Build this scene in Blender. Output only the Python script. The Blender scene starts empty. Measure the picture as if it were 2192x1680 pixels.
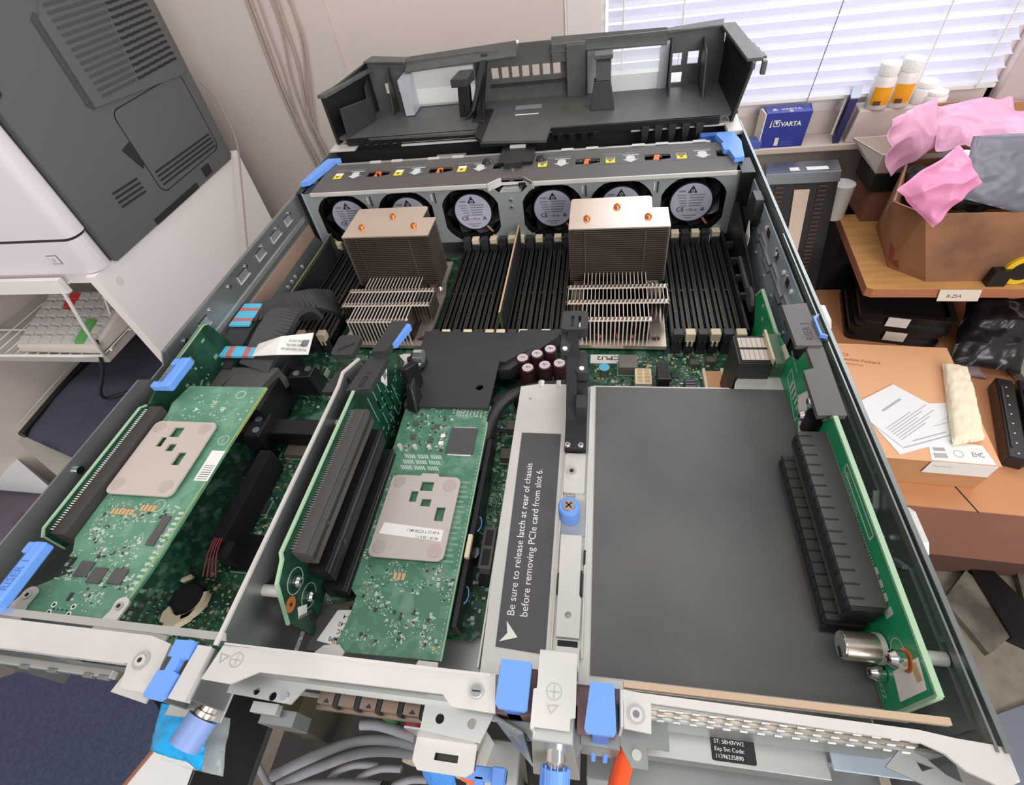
import bpy, math, random
from mathutils import Vector, Matrix
from mathutils.geometry import tessellate_polygon
S = 0.001            # the script measures in millimetres
SC = bpy.context.scene
COL = SC.collection
rnd = random.Random(7)
# ---------------------------------------------------------------- camera
cd = bpy.data.cameras.new('camera'); cam = bpy.data.objects.new('camera', cd); COL.objects.link(cam)
cd.sensor_width = 36.0; cd.sensor_fit = 'HORIZONTAL'; cd.lens = 36.0*1075.301/2192; cd.clip_start = 0.01; cd.clip_end = 60
cam.matrix_world = Matrix(((0.98486789,-0.01850751,0.17231572,0.30403),(0.12821979,0.746745,-0.65263435,-0.04473),(-0.11659727,0.6648529,0.7378182,0.30034),(0,0,0,1)))
SC.camera = cam
# ---------------------------------------------------------------- world, lights, exposure
w = bpy.data.worlds.new('daylight'); SC.world = w; w.use_nodes = True
bg = w.node_tree.nodes['Background']; bg.inputs[0].default_value = (0.93,0.95,1.0,1); bg.inputs[1].default_value = 0.46
def area(name, loc, target, sx, sy, power, col):
    l = bpy.data.lights.new(name, 'AREA'); l.shape = 'RECTANGLE'; l.size = sx; l.size_y = sy; l.energy = power; l.color = col
    o = bpy.data.objects.new(name, l); COL.objects.link(o); o.location = loc
    o.rotation_euler = (Vector(target)-Vector(loc)).to_track_quat('-Z','Y').to_euler(); return o
area('ceiling_lamp', (0.1,-0.3,1.9), (0.1,0.3,0), 1.6, 0.6, 15, (1.0,0.95,0.90))
area('camera_side_fill', (1.3,-1.3,0.75), (-0.4,0.9,0.0), 1.4, 1.0, 34, (1.0,0.95,0.92))  # added fill lamp out of view, brightens the back wall and cabinet side
area('window_daylight', (0.95,0.98,0.5), (0.3,0.1,0.0), 0.9, 0.8, 7, (0.9,0.95,1.0))
SC.view_settings.view_transform = 'Standard'; SC.view_settings.look = 'None'; SC.view_settings.exposure = 0.0
SC.view_settings.gamma = 1.0; SC.view_settings.use_curve_mapping = False
# ---------------------------------------------------------------- materials
def lin(c): return tuple(((v/255)/12.92 if v/255 <= .04045 else ((v/255+.055)/1.055)**2.4) for v in c)+(1,)
MATS = {}
def M(name, c, rough=.5, metal=0., spec=.5, noise=0, c2=None, scale=60, bump=0, bscale=400, alpha=1, trans=0, emit=0, stretch=None, contrast=(.35,.65)):
    m = bpy.data.materials.new(name); m.use_nodes = True; nt = m.node_tree; b = nt.nodes['Principled BSDF']
    b.inputs['Base Color'].default_value = lin(c); b.inputs['Roughness'].default_value = rough; b.inputs['Metallic'].default_value = metal
    b.inputs['Specular IOR Level'].default_value = spec; b.inputs['Alpha'].default_value = alpha; b.inputs['Transmission Weight'].default_value = trans
    if emit: b.inputs['Emission Color'].default_value = lin(c); b.inputs['Emission Strength'].default_value = emit
    if c2 or bump:
        tc = nt.nodes.new('ShaderNodeTexCoord'); mp = nt.nodes.new('ShaderNodeMapping'); nt.links.new(tc.outputs['Object'], mp.inputs[0])
        if stretch: mp.inputs['Scale'].default_value = stretch
    if c2:
        n = nt.nodes.new('ShaderNodeTexNoise'); n.inputs['Scale'].default_value = scale; n.inputs['Detail'].default_value = 5; nt.links.new(mp.outputs[0], n.inputs[0])
        r = nt.nodes.new('ShaderNodeValToRGB'); r.color_ramp.elements[0].color = lin(c); r.color_ramp.elements[1].color = lin(c2)
        r.color_ramp.elements[0].position = contrast[0]; r.color_ramp.elements[1].position = contrast[1]
        nt.links.new(n.outputs[0], r.inputs[0]); nt.links.new(r.outputs[0], b.inputs['Base Color'])
    if bump:
        n2 = nt.nodes.new('ShaderNodeTexNoise'); n2.inputs['Scale'].default_value = bscale; nt.links.new(mp.outputs[0], n2.inputs[0])
        bp = nt.nodes.new('ShaderNodeBump'); bp.inputs['Strength'].default_value = bump; bp.inputs['Distance'].default_value = .002
        nt.links.new(n2.outputs[0], bp.inputs['Height']); nt.links.new(bp.outputs[0], b.inputs['Normal'])
    MATS[name] = m; return m
def MP(name, c, c2, c3, scale, rough=.45):
    """printed circuit board: solder mask with copper pours, traces and pads"""
    m = M(name, c, rough, spec=.5); nt = m.node_tree; b = nt.nodes['Principled BSDF']
    tc = nt.nodes.new('ShaderNodeTexCoord')
    v = nt.nodes.new('ShaderNodeTexVoronoi'); v.distance = 'CHEBYCHEV'; v.inputs['Scale'].default_value = scale; nt.links.new(tc.outputs['Object'], v.inputs[0])
    n = nt.nodes.new('ShaderNodeTexNoise'); n.inputs['Scale'].default_value = scale*.35; n.inputs['Detail'].default_value = 3; nt.links.new(tc.outputs['Object'], n.inputs[0])
    r1 = nt.nodes.new('ShaderNodeValToRGB'); r1.color_ramp.interpolation = 'CONSTANT'
    r1.color_ramp.elements[0].color = lin(c); r1.color_ramp.elements[1].color = lin(c2); r1.color_ramp.elements[1].position = .62
    sep = nt.nodes.new('ShaderNodeSeparateColor'); nt.links.new(v.outputs['Color'], sep.inputs[0]); nt.links.new(sep.outputs[0], r1.inputs[0])
    mx = nt.nodes.new('ShaderNodeMix'); mx.data_type = 'RGBA'; mx.inputs[7].default_value = lin(c3)
    r2 = nt.nodes.new('ShaderNodeValToRGB'); r2.color_ramp.elements[0].position = .55; r2.color_ramp.elements[1].position = .62
    nt.links.new(n.outputs[0], r2.inputs[0]); nt.links.new(r1.outputs[0], mx.inputs[6]); nt.links.new(r2.outputs[0], mx.inputs[0])
    mt = nt.nodes.new('ShaderNodeMath'); mt.operation = 'MULTIPLY'; mt.inputs[1].default_value = .6
    nt.links.new(r2.outputs[0], mt.inputs[0]); nt.links.new(mt.outputs[0], mx.inputs[0])
    nt.links.new(mx.outputs[2], b.inputs['Base Color']); return m
white_zinc = M('white_zinc', (214,211,206), .42, .25, c2=(202,200,196), scale=25)
steel = M('galvanised_steel', (142,147,146), .34, .6, c2=(126,131,130), scale=14)
steel_mid = M('brushed_steel', (190,192,190), .32, .7)
steel_blue = M('window_tinted_steel', (180,196,210), .38, .3, c2=(158,174,186), scale=10)  # pale blue of the window's reflection is put into the colour
chrome = M('bright_metal', (235,235,235), .15, 1)
nickel = M('nickel', (205,192,178), .3, .9)
alu = M('aluminium', (226,210,196), .3, .75, c2=(216,200,188), scale=20)
fin_bar = M('fin_bar', (232,222,212), .4, .3)
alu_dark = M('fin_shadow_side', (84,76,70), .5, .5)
alu_fin = M('fin_aluminium', (124,112,102), .42, .75)
copper = M('copper', (214,122,72), .25, .9)
gold = M('gold', (214,176,110), .35, .8)
gold_mask = M('bare_copper', (214,128,70), .4, .3)
black = M('black_plastic', (22,22,24), .4)
black_matte = M('black_foam', (36,36,37), .85)
dark = M('dark_plastic', (50,50,52), .48)
charcoal = M('charcoal_plastic', (84,84,82), .45, c2=(76,76,75), scale=80)
charcoal_b = M('grey_brown_plastic', (88,84,82), .5)
pad_grey = M('insulator_sheet', (84,84,83), .5, c2=(98,98,96), scale=12)
label_dark = M('dark_label', (76,76,80), .55)
white = M('white_print', (232,230,226), .6)
paper_w = M('paper_white', (226,226,226), .7)
ink = M('black_ink', (30,30,34), .7)
grey_ink = M('grey_ink', (120,120,125), .7)
silk = M('silkscreen', (178,196,180), .6)
silk_dim = M('silkscreen_dim', (120,158,134), .6)
solder = M('solder', (205,205,200), .3, .8)
tan = M('tan_component', (196,166,124), .5)
cream = M('cream_plastic', (222,208,178), .5)
blue = M('touch_blue', (106,156,236), .42)
blue_d = M('touch_blue_deep', (70,112,196), .42)
orange = M('orange_plastic', (240,110,60), .45)
orange_rod = M('orange_rod', (250,84,28), .4)
yellow = M('yellow_print', (236,216,50), .6)
hub_lilac = M('hub_label', (178,176,196), .6)
maroon = M('capacitor_sleeve', (66,36,40), .4)
cap_top = M('capacitor_top', (222,206,208), .35, .4)
edge_green = M('board_edge', (158,190,158), .5)
edge_yellow = M('board_edge_yellow', (150,172,96), .5)
pcb_main = MP('main_board', (26,66,48), (44,92,66), (104,138,112), 260)
pcb_card = MP('card_board', (92,140,114), (98,148,122), (118,162,138), 190)
pcb_card2 = MP('card_board_dark', (76,124,100), (88,136,112), (120,154,134), 210)
pcb_dark = MP('riser_board', (14,58,40), (20,68,48), (30,84,60), 120)
pcb_bright = M('riser_bright', (22,142,92), .4, c2=(28,150,100), scale=30)
chip_blk = M('chip', (58,58,62), .45)
clear = M('clear_film', (225,235,238), .12, alpha=.28)
cable_grey = M('grey_jacket', (150,150,156), .5)
cable_blk = M('black_jacket', (32,32,34), .5)
blue_band = M('sky_blue_band', (92,186,220), .45)
red_band = M('red_band', (188,110,110), .5)
# ---------------------------------------------------------------- mesh builder
class MB:
    def __init__(s): s.v=[]; s.f=[]; s.m=[]; s.sm=[]; s.mats=[]; s.X=None
    def mi(s, mat):
        if mat not in s.mats: s.mats.append(mat)
        return s.mats.index(mat)
    def add(s, vs, fs, mat, smooth=False):
        b=len(s.v); k=s.mi(mat)
        for p in vs:
            p=Vector(p)
            if s.X is not None: p=s.X@p
            s.v.append(p)
        for f in fs: s.f.append([b+i for i in f]); s.m.append(k); s.sm.append(smooth)
        return s
    def box(s, a, b, mat):
        x0,y0,z0=a; x1,y1,z1=b
        return s.add([(x0,y0,z0),(x1,y0,z0),(x1,y1,z0),(x0,y1,z0),(x0,y0,z1),(x1,y0,z1),(x1,y1,z1),(x0,y1,z1)],
            [(3,2,1,0),(4,5,6,7),(0,1,5,4),(1,2,6,5),(2,3,7,6),(3,0,4,7)], mat)
    def hexa(s, p, mat): # 8 corners bottom 4 then top 4, ccw
        return s.add(p, [(3,2,1,0),(4,5,6,7),(0,1,5,4),(1,2,6,5),(2,3,7,6),(3,0,4,7)], mat)
    def prism(s, pts, ax, lo, hi, mat, holes=(), side=None):
        def P(u,v,w): return {'z':(u,v,w),'y':(u,w,v),'x':(w,u,v)}[ax]
        loops=[list(pts)]+[list(h) for h in holes]
        flat=[p for l in loops for p in l]; n=len(flat)
        tri=tessellate_polygon([[Vector((p[0],p[1],0)) for p in l] for l in loops])
        vs=[P(u,v,lo) for u,v in flat]+[P(u,v,hi) for u,v in flat]
        fs=[]
        for t in tri:
            a,b_,c=[Vector(flat[i]) for i in t]
            cr=(b_.x-a.x)*(c.y-a.y)-(b_.y-a.y)*(c.x-a.x)
            if (cr<0)!=(ax=='y'): t=t[::-1]
            fs.append(tuple(i+n for i in t)); fs.append(tuple(t[::-1]))
        s.add(vs, fs, mat)
        o=0
        for li,l in enumerate(loops):
            k=len(l); ar=sum(l[i][0]*l[(i+1)%k][1]-l[(i+1)%k][0]*l[i][1] for i in range(k))
            sv=[P(u,v,lo) for u,v in l]+[P(u,v,hi) for u,v in l]; sf=[]
            for i in range(k):
                j=(i+1)%k; q=(i,j,k+j,k+i)
                flip=(ar<0)!=(li>0)
                if ax=='y': flip=not flip
                sf.append(q[::-1] if flip else q)
            s.add(sv, sf, side or mat)
        return s
    def cyl(s, p0, p1, r, mat, n=20, r2=None, capm=None, smooth=True):
        p0=Vector(p0); p1=Vector(p1); d=(p1-p0).normalized(); u=d.orthogonal().normalized(); v=d.cross(u); r2=r if r2 is None else r2
        c=[(math.cos(2*math.pi*i/n),math.sin(2*math.pi*i/n)) for i in range(n)]
        A=[p0+(u*x+v*y)*r for x,y in c]; B=[p1+(u*x+v*y)*r2 for x,y in c]
        s.add(A+B, [(i,(i+1)%n,n+(i+1)%n,n+i) for i in range(n)], mat, smooth)
        if r>1e-6: s.add(A,[tuple(range(n))[::-1]],capm or mat)
        if r2>1e-6: s.add(B,[tuple(range(n))],capm or mat)
        return s
    def lathe(s, prof, c, mat, n=24, axis=(0,0,1)):
        """prof: list of (r,h)"""
        d=Vector(axis).normalized(); u=d.orthogonal().normalized(); v=d.cross(u); c=Vector(c); k=len(prof)
        vs=[c+d*h+(u*math.cos(2*math.pi*i/n)+v*math.sin(2*math.pi*i/n))*r for i in range(n) for r,h in prof]
        fs=[(i*k+j,((i+1)%n)*k+j,((i+1)%n)*k+j+1,i*k+j+1) for i in range(n) for j in range(k-1)]
        return s.add(vs,fs,mat,True)
    def tube(s, pts, r, mat, n=10, flat=1.0, up=None, cr=True):
        P=[Vector(p) for p in pts]
        if cr and len(P)>2: P=spline(P)
        k=len(P); vs=[]; prev=None
        for i,p in enumerate(P):
            d=(P[min(i+1,k-1)]-P[max(i-1,0)]).normalized()
            if up is not None: u=d.cross(Vector(up)).normalized()
            else:
                u=d.orthogonal().normalized() if prev is None else (prev-d*prev.dot(d)).normalized()
            prev=u; v=d.cross(u); rr=r(i/(k-1)) if callable(r) else r
            vs+=[p+u*math.cos(2*math.pi*j/n)*rr+v*math.sin(2*math.pi*j/n)*rr*flat for j in range(n)]
        fs=[(i*n+j,(i+1)*n+j,(i+1)*n+(j+1)%n,i*n+(j+1)%n) for i in range(k-1) for j in range(n)]
        s.add(vs,[f[::-1] for f in fs],mat,True)
        s.add(vs[:n],[tuple(range(n))],mat); s.add(vs[-n:],[tuple(range(n))[::-1]],mat)
        return s
    def text(s, txt, size, mtx, mat, font_w=1.0, bold=0):
        vs,fs=glyphs(txt,bold)
        mm=mtx@Matrix.Diagonal((size*font_w,size,1,1)); X=s.X; s.X=mm if X is None else X@mm
        s.add(vs,fs,mat); s.X=X; return s
    def build(s, name, root=None, parent=None, bevel=0, flip=False, seg=2):
        loc=Vector((0,0,0))
        if root is not None: loc=Vector(root['_l'])
        me=bpy.data.meshes.new(name)
        me.from_pydata([((p-loc)*S)[:] for p in s.v],[],s.f)
        for m in s.mats: me.materials.append(m)
        me.polygons.foreach_set('material_index',s.m); me.polygons.foreach_set('use_smooth',s.sm)
        me.validate(); me.update()
        o=bpy.data.objects.new(name,me); COL.objects.link(o)
        if parent is not None: o.parent=parent
        elif root is not None: o.parent=root
        if bevel:
            bv=o.modifiers.new('bevel','BEVEL'); bv.width=bevel*S; bv.segments=seg; bv.limit_method='ANGLE'; bv.angle_limit=math.radians(50)
        return o
def spline(P, k=6):
    out=[]
    for i in range(len(P)-1):
        a=P[max(i-1,0)];b=P[i];c=P[i+1];d=P[min(i+2,len(P)-1)]
        for j in range(k):
            t=j/k; out.append(.5*((2*b)+(c-a)*t+(2*a-5*b+4*c-d)*t*t+(-a+3*b-3*c+d)*t**3))
    out.append(P[-1]); return out
_G={}
def glyphs(txt, bold=0):
    if (txt,bold) in _G: return _G[(txt,bold)]
    cu=bpy.data.curves.new('t','FONT'); cu.body=txt; cu.size=1; cu.offset=bold; cu.resolution_u=3; cu.align_y='BOTTOM_BASELINE'
    o=bpy.data.objects.new('t',cu); COL.objects.link(o)
    me=bpy.data.meshes.new_from_object(o.evaluated_get(bpy.context.evaluated_depsgraph_get()))
    vs=[tuple(v.co) for v in me.vertices]; fs=[tuple(p.vertices) for p in me.polygons]
    bpy.data.objects.remove(o); bpy.data.curves.remove(cu); bpy.data.meshes.remove(me)
    _G[(txt,bold)]=(vs,fs); return vs,fs
def frame(o, ex, ey):
    """matrix with text running along ex, its top along ey, at o"""
    ex=Vector(ex).normalized(); ey=Vector(ey).normalized(); ez=ex.cross(ey)
    return Matrix(((ex.x,ey.x,ez.x,o[0]),(ex.y,ey.y,ez.y,o[1]),(ex.z,ey.z,ez.z,o[2]),(0,0,0,1)))
def circ(cx,cy,r,n=20,a0=0,a1=360):
    return [(cx+r*math.cos(math.radians(a0+(a1-a0)*i/n)),cy+r*math.sin(math.radians(a0+(a1-a0)*i/n))) for i in range(n if a1-a0==360 else n+1)]
def rrect(x0,y0,x1,y1,r,n=4):
    return circ(x1-r,y1-r,r,n,0,90)+circ(x0+r,y1-r,r,n,90,180)+circ(x0+r,y0+r,r,n,180,270)+circ(x1-r,y0+r,r,n,270,360)
def rect(x0,y0,x1,y1): return [(x0,y0),(x1,y0),(x1,y1),(x0,y1)]
def tag(o, label=None, cat=None, group=None, kind=None):
    if label: o['label']=label
    if cat: o['category']=cat
    if group: o['group']=group
    if kind: o['kind']=kind
    return o
def thing(name, label, cat, loc=(0,0,0), group=None):
    o=bpy.data.objects.new(name,None); COL.objects.link(o); o.empty_display_size=.01
    o.location=Vector(loc)*S; o['_l']=list(map(float,loc)); tag(o,label,cat,group); return o
def duptree(o, parent=None):
    c=o.copy(); COL.objects.link(c)
    if parent is not None: c.parent=parent
    for ch in o.children: duptree(ch,c)
    return c
def struct(mb, name, bevel=0): o=mb.build(name,bevel=bevel); o['kind']='structure'; return o
def screw(mb, c, r, ax=(0,0,1), h=1.2, mat=None, cross=True):
    mat=mat or chrome; c=Vector(c); d=Vector(ax)
    mb.cyl(c,c+d*h*.6,r,mat,16); mb.cyl(c+d*h*.6,c+d*h,r,mat,16,r2=r*.7)
    if cross:
        u=d.orthogonal().normalized(); v=d.cross(u)
        for a,b in ((u,v),(v,u)):
            p=c+d*(h+.02); mb.add([p+a*r*.5+b*r*.12,p-a*r*.5+b*r*.12,p-a*r*.5-b*r*.12,p+a*r*.5-b*r*.12],[(0,1,2,3),(3,2,1,0)],ink)
# ================================================================ server chassis
ch = thing('server_chassis', 'open two-unit rack server chassis of galvanised steel with its lid off, resting on black rails', 'server chassis', (217,340,0))
mb=MB(); mb.box((0,-4,0),(434,684,1.2),steel_mid)
mb.box((312,-24,0),(430,-4,1.2),steel); 
mb.build('floor_pan',ch)
# left wall: rear length by riser 1, then the long forward length
mb=MB()
mb.prism([(-14,2),(-14,87),(149,87),(156,80),(170,80),(176,87),(684,87),(684,2)],'x',-1.2,0,steel)
mb.prism([(-14,0),(150,0),(148,3.2),(-14,3.2)],'z',86.4,87.2,steel_mid)
mb.box((-1.2,176,85.4),(2.2,402,87.2),steel)
mb.box((0,180,60),(1.0,400,64),steel_mid)
for y in (196,232,262,291,322,352,380): mb.cyl((0,y,79),(1.4,y,79),1.6,chrome,12)
for y,l in ((214,12),(275,16),(309,14),(338,18),(368,12)):
    mb.box((-.1,y+1,73),(.4,y+l-1,79),steel_mid); mb.box((.3,y,71.6),(1.2,y+l,72.6),white_zinc); mb.box((.3,y-1,71.6),(1.0,y,79),white_zinc); mb.box((.3,y,79),(.7,y+l,79.6),ink)
mb.cyl((0,82.3,80),(2,82.3,80),2.4,chrome,16); mb.cyl((0,172,60),(1.6,172,60),2,chrome,12)
mb.build('side_wall',ch)
mb=MB() # sloping shelf of the left wall, a light strip beside the cable guide
mb.prism([(0.1,38),(0.1,54),(1.4,54),(2.4,38)],'y',206,402,M('tan_film',(176,150,134),.4,.3)); mb.prism([(1.2,40),(13,22),(14,22),(2.4,41)],'y',222,402,M('slate_film',(70,74,74),.45))
for y in (262,300,318,327,335,352): mb.box((5,y,34),(7.2,y+2.4,37),white_zinc); mb.cyl((10,y+7,27),(10.6,y+7,29),1.1,chrome,10)
mb.build('cable_shelf',ch)
# right wall
mb=MB()
mb.prism([(-12,2),(-12,80),(-4,88),(505,88),(505,2)],'x',434,435.2,steel)
mb.box((433.4,-6,87.2),(435.4,505,88.2),steel); mb.box((430.9,-6,84),(431.7,300,88),steel)
mb.build('side_wall',ch)
mb=MB() # inner guide panel of the right wall with pressed steps and slots
mb.prism([(232,4),(232,80),(400,80),(400,4)],'x',430.5,431.5,steel_blue)
zz=[(236,58),(246,58),(249,62),(262,62),(265,57),(278,57),(281,62),(300,62),(304,57),(322,57),(325,62),(342,62),(346,58),(366,58),(370,66),(392,66)]
mb.prism([(y,z+1.6) for y,z in zz]+[(y,z) for y,z in reversed(zz)],'x',429.6,430.6,steel_mid)
mb.prism([(y,z-5) for y,z in zz]+[(y,z-6.4) for y,z in reversed(zz)],'x',429.9,430.6,steel)
for y in (252,274,297,333,360,388): mb.cyl((430.5,y,73),(429.3,y,73),1.7,white,12)
for y,l in ((258,8),(291,9),(320,10),(352,8),(378,9)):
    mb.box((429.9,y,70),(430.6,y+l,75),ink); mb.box((429.6,y-1,69),(430.6,y,76),steel_mid); mb.box((429.3,y+l,69),(430.6,y+l+1,76),white_zinc); mb.box((429.6,y,68.8),(430.6,y+l,69.6),steel_mid)
for y in (243,285,311,344): mb.cyl((430.5,y,44),(429.6,y,44),1.5,steel_mid,10)
mb.build('guide_panel',ch)
mb=MB() # shallow pressed pockets of the rear right wall
mb.prism([(2,30),(2,76),(60,76),(66,70),(70,56),(86,56),(90,70),(96,76),(210,76),(210,30)],'x',433.0,434,steel)
mb.prism([(60,77),(66,71),(70,57),(86,57),(90,71),(96,77),(96,75.4),(91.5,70),(87.5,54.4),(68.5,54.4),(64.5,69),(59,75.4)],'x',430.8,433.2,steel_mid)
mb.cyl((433,78,66),(431.4,78,66),2.2,chrome,14)
for y in (30,104,160): mb.cyl((433,y,81),(432,y,81),1.2,steel_mid,10)
mb.build('wall_pocket',ch)
mb=MB() # outer rail hooks seen over the wall
for y in (70,210):
    mb.prism([(y-8,84),(y-4,87),(y+10,87),(y+14,84),(y+14,78),(y-8,78)],'x',435.2,438.4,white_zinc)
mb.build('rail_stud',ch,bevel=.4)
# front drive bay cover
mb=MB()
mb.box((0,512,87),(434,684,88.2),white_zinc)
mb.box((0,500,86),(30,512,88.2),white_zinc); mb.box((84,502,86.6),(172,506,88),white_zinc); mb.box((330,500,86),(434,512,88.2),white_zinc); mb.box((420,482,84),(434,500,88.2),white_zinc); mb.box((0,513,30),(434,514,86),ink)  # the black sheet is put in for the dark below the shroud
mb.build('drive_bay_cover',ch,bevel=.3)
mb=MB() # black air guides at both inner walls beside the memory
mb.box((2.5,222,1.2),(7,402,22),black)
mb.hexa([(6,226,1.2),(12,226,1.2),(12,400,1.2),(6,400,1.2),(8,226,26),(10,226,26),(10,400,30),(8,400,30)],black)
for y in (240,270,300,330,360,385): mb.box((6,y,20),(10,y+3,30),black)
mb.build('air_guide',ch)
mb=MB()
mb.hexa([(418,236,1.2),(428,236,1.2),(428,404,1.2),(418,404,1.2),(421,236,34),(423,236,30),(423,404,60),(420,404,60)],black)
mb.box((413,262,12),(415,402,30),black)
for y in (300,325,350,375): mb.box((414,y,28),(422,y+3,34),dark)
mb.prism([(283,36),(290,42),(300,42),(302,38),(345,40),(346,36),(303,33),(300,30),(283,30)],'x',418,420.5,charcoal)
mb.build('air_guide',ch)
mb=MB() # black clip and white part label on the right wall
mb.prism([(352,70),(356,84),(372,84),(378,66),(392,60),(392,52),(370,52),(356,62)],'x',424,430,black)
mb.build('wall_clip',ch,bevel=.5)
mb=MB(); mb.prism([(345,44),(345,58),(357,66),(357,48)],'x',422.6,423,white)
for i in range(4): mb.box((422.2,347+i*2.2,48),(422.55,348.4+i*2.2,56),grey_ink)
mb.build('wall_label',ch)
# ---------------------------------------------------------------- rear panel
mb=MB()
mb.prism([(0,1.2),(430,1.2),(430,60),(314,84),(302,60),(148,60),(120,80),(0,80)],'y',-4,-3,steel_mid,
   holes=[rect(10,10,110,62),rect(156,6,266,38),rect(306,6,420,40)])
for i in range(5): mb.box((150+i*20,-3,14),(166+i*20,-.5,34),nickel); mb.box((152+i*20,-4.2,16),(164+i*20,-2.9,31),ink)
mb.build('rear_panel',ch)
mb=MB() # left flange with screw tab
mb.prism([(-22,-1.2),(114,-1.2),(125,-3.4),(127,-22),(113,-21.5),(110,-12.5),(-22,-12)],'z',86,87.2,white_zinc)
mb.box((-22,-2,70),(114,-1.2,87),white_zinc); mb.box((-22,-12.8,82),(108,-12,87),white_zinc)
mb.prism([(86,-20.5),(106,-23),(107,-13),(88,-12.5)],'z',60,61.2,white_zinc)
mb.box((20,-16,62),(86,-12.5,66),steel_mid)
for x in (36,52,72,80): mb.box((x,-17,64),(x+5,-15,66.6),steel)
mb.cyl((116,-11,87.2),(116,-11,87.9),3.6,steel_mid,24); mb.cyl((116,-11,87.9),(116,-11,88.6),2.2,white_zinc,20); mb.cyl((116,-11,88.6),(116,-11,88.7),1,ink,12)
mb.build('slot_flange',ch,bevel=.35)
mb=MB()
mb.prism([(138.2,-2.6),(145,-2.8),(144.5,-23),(136.5,-22.6)],'z',84,87.6,white_zinc)
mb.box((144.4,-22,60),(145.2,-3,85),steel); mb.box((126,-23,58),(127,-3,84),steel)
mb.box((118,-26,60),(146,-4,61),steel_mid)
mb.build('slot_strut',ch,bevel=.35)
mb=MB() # middle flange, its stamped marks and the lower bracket
mb.prism([(149.5,-1.6),(266.6,-.4),(268.4,-13.2),(251.5,-12.8),(247.5,-9.2),(170,-9.6),(160,-15),(146.6,-14.6)],'z',86,87.2,white_zinc)
mb.box((150,-1.4,84),(265,-.6,87.9),white_zinc)
for c,r in (((158.4,-6.4),2.9),):
    mb.prism(circ(*c,r,28),'z',87.2,87.35,steel_mid,holes=[circ(*c,r-.35,28)])
    mb.box((c[0]-2,c[1]-.16,87.2),(c[0]+2,c[1]+.16,87.35),steel_mid); mb.box((c[0]-.16,c[1]-2,87.2),(c[0]+.16,c[1]+2,87.35),steel_mid)
mb.prism([(150,-4.4),(155,-5.4),(151.4,-8.6)],'z',87.2,87.3,steel_mid,holes=[[(150.9,-5),(153.7,-5.6),(151.7,-7.5)]])
mb.cyl((260.4,-7,87.2),(260.4,-7,88),2.9,steel_mid,24); mb.cyl((260.4,-7,88),(260.4,-7,88.6),2.1,chrome,20); mb.box((258.8,-7.3,88.6),(262,-6.8,88.7),ink)
mb.build('slot_flange',ch,bevel=.35)
mb=MB()
mb.prism([(152,-16.5),(182,-17.6),(186,-11.4),(238,-11.6),(238,-20),(262,-21.5),(266,-12),(266,-9),(152,-9)],'z',74,75,steel_mid,
   holes=[circ(165,-14.5,1.5,14),circ(173,-15.6,1.7,14),circ(245,-15.5,1.8,14),circ(258,-15.8,1.8,14)])
mb.cyl((178.4,-15.2,75),(178.4,-15.2,76),1.7,chrome,14)
mb.box((152,-9.6,75),(266,-8.8,86),steel)
mb.prism([(231,-20),(257,-20),(257,-29),(254,-31),(234,-31),(231,-28)],'z',52,53.2,white_zinc,holes=[rect(240,-27,250,-24.4)])
mb.box((231,-20,52),(257,-19,74),steel_mid); mb.box((233,-28,44),(256,-21,50),black)
mb.prism([(160,-17),(172,-17),(172,-21),(160,-21)],'z',62,66,steel_mid); mb.box((162,-24,44),(178,-18,60),MATS['choke_brown'] if 'choke_brown' in MATS else steel)
mb.build('slot_bracket',ch,bevel=.35)
mb=MB() # port cages of the network daughter card
for i in range(5):
    mb.box((188+i*9.6,-14.5,60),(195+i*9.6,-5,65),M('port_metal',(128,112,100),.35,.7) if 'port_metal' not in MATS else MATS['port_metal']); mb.box((195.4+i*9.6,-15.4,60),(197.2+i*9.6,-5,65),ink)
    if i%2==0: mb.prism([(190.6+i*9.6,-14),(193.4+i*9.6,-14),(192+i*9.6,-12.4)],'z',65,65.2,ink)
mb.box((186,-16,57),(238,-14.6,60),MATS['port_metal'])
mb.build('port_cage',ch)
mb=MB() # strut between the two blue latches
mb.prism([(283,9.4),(297.4,9.4),(297.6,-11.5),(295.8,-12),(295.8,-15.8),(281.8,-15.8),(281.8,-4),(283,-3.6)],'z',87,88.4,white_zinc)
mb.box((281.6,-16.4,62),(283,-4,87.6),white_zinc); mb.box((283,9,46),(297,9.8,88),white_zinc)
mb.prism(circ(289.5,-4.2,2.9,28),'z',88.4,88.55,steel_mid,holes=[circ(289.5,-4.2,2.6,28)])
mb.box((287.4,-4.36,88.4),(291.6,-4.04,88.55),steel_mid); mb.box((289.34,-6.3,88.4),(289.66,-2.1,88.55),steel_mid)
mb.prism([(286.9,-8.6),(291.9,-8.2),(288.8,-11.6)],'z',88.4,88.5,steel_mid,holes=[[(287.8,-9),(290.8,-8.8),(288.9,-10.8)]])
mb.build('latch_strut',ch,bevel=.35)
mb=MB() # angled latch bay of bare steel below
mb.prism([(267,-13),(277,-14.5),(284,-21),(298,-21),(300,-17),(314,-15),(318,-21.5),(324,-21.5),(324,-15),(332,-15),(332,-4),(267,-4)],'z',66,67.2,steel)
mb.hexa([(267,-14,40),(280,-24,40),(280,-22,40),(267,-12,40),(267,-14,80),(278,-17,76),(278,-15.6,76),(267,-12.4,80)],steel)
mb.hexa([(280,-26,44),(299,-26,44),(299,-4,44),(280,-4,44),(282,-19,82),(297,-19,82),(297,-5,82),(282,-5,82)],steel_mid)
mb.box((299,-17,44),(314,-5,68),steel); mb.cyl((320,-17.5,67.2),(320,-17.5,68),1.8,steel_mid,16)
mb.build('latch_bay',ch,bevel=.4)
mb=MB() # right flange, screw tab, corner ear
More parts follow.
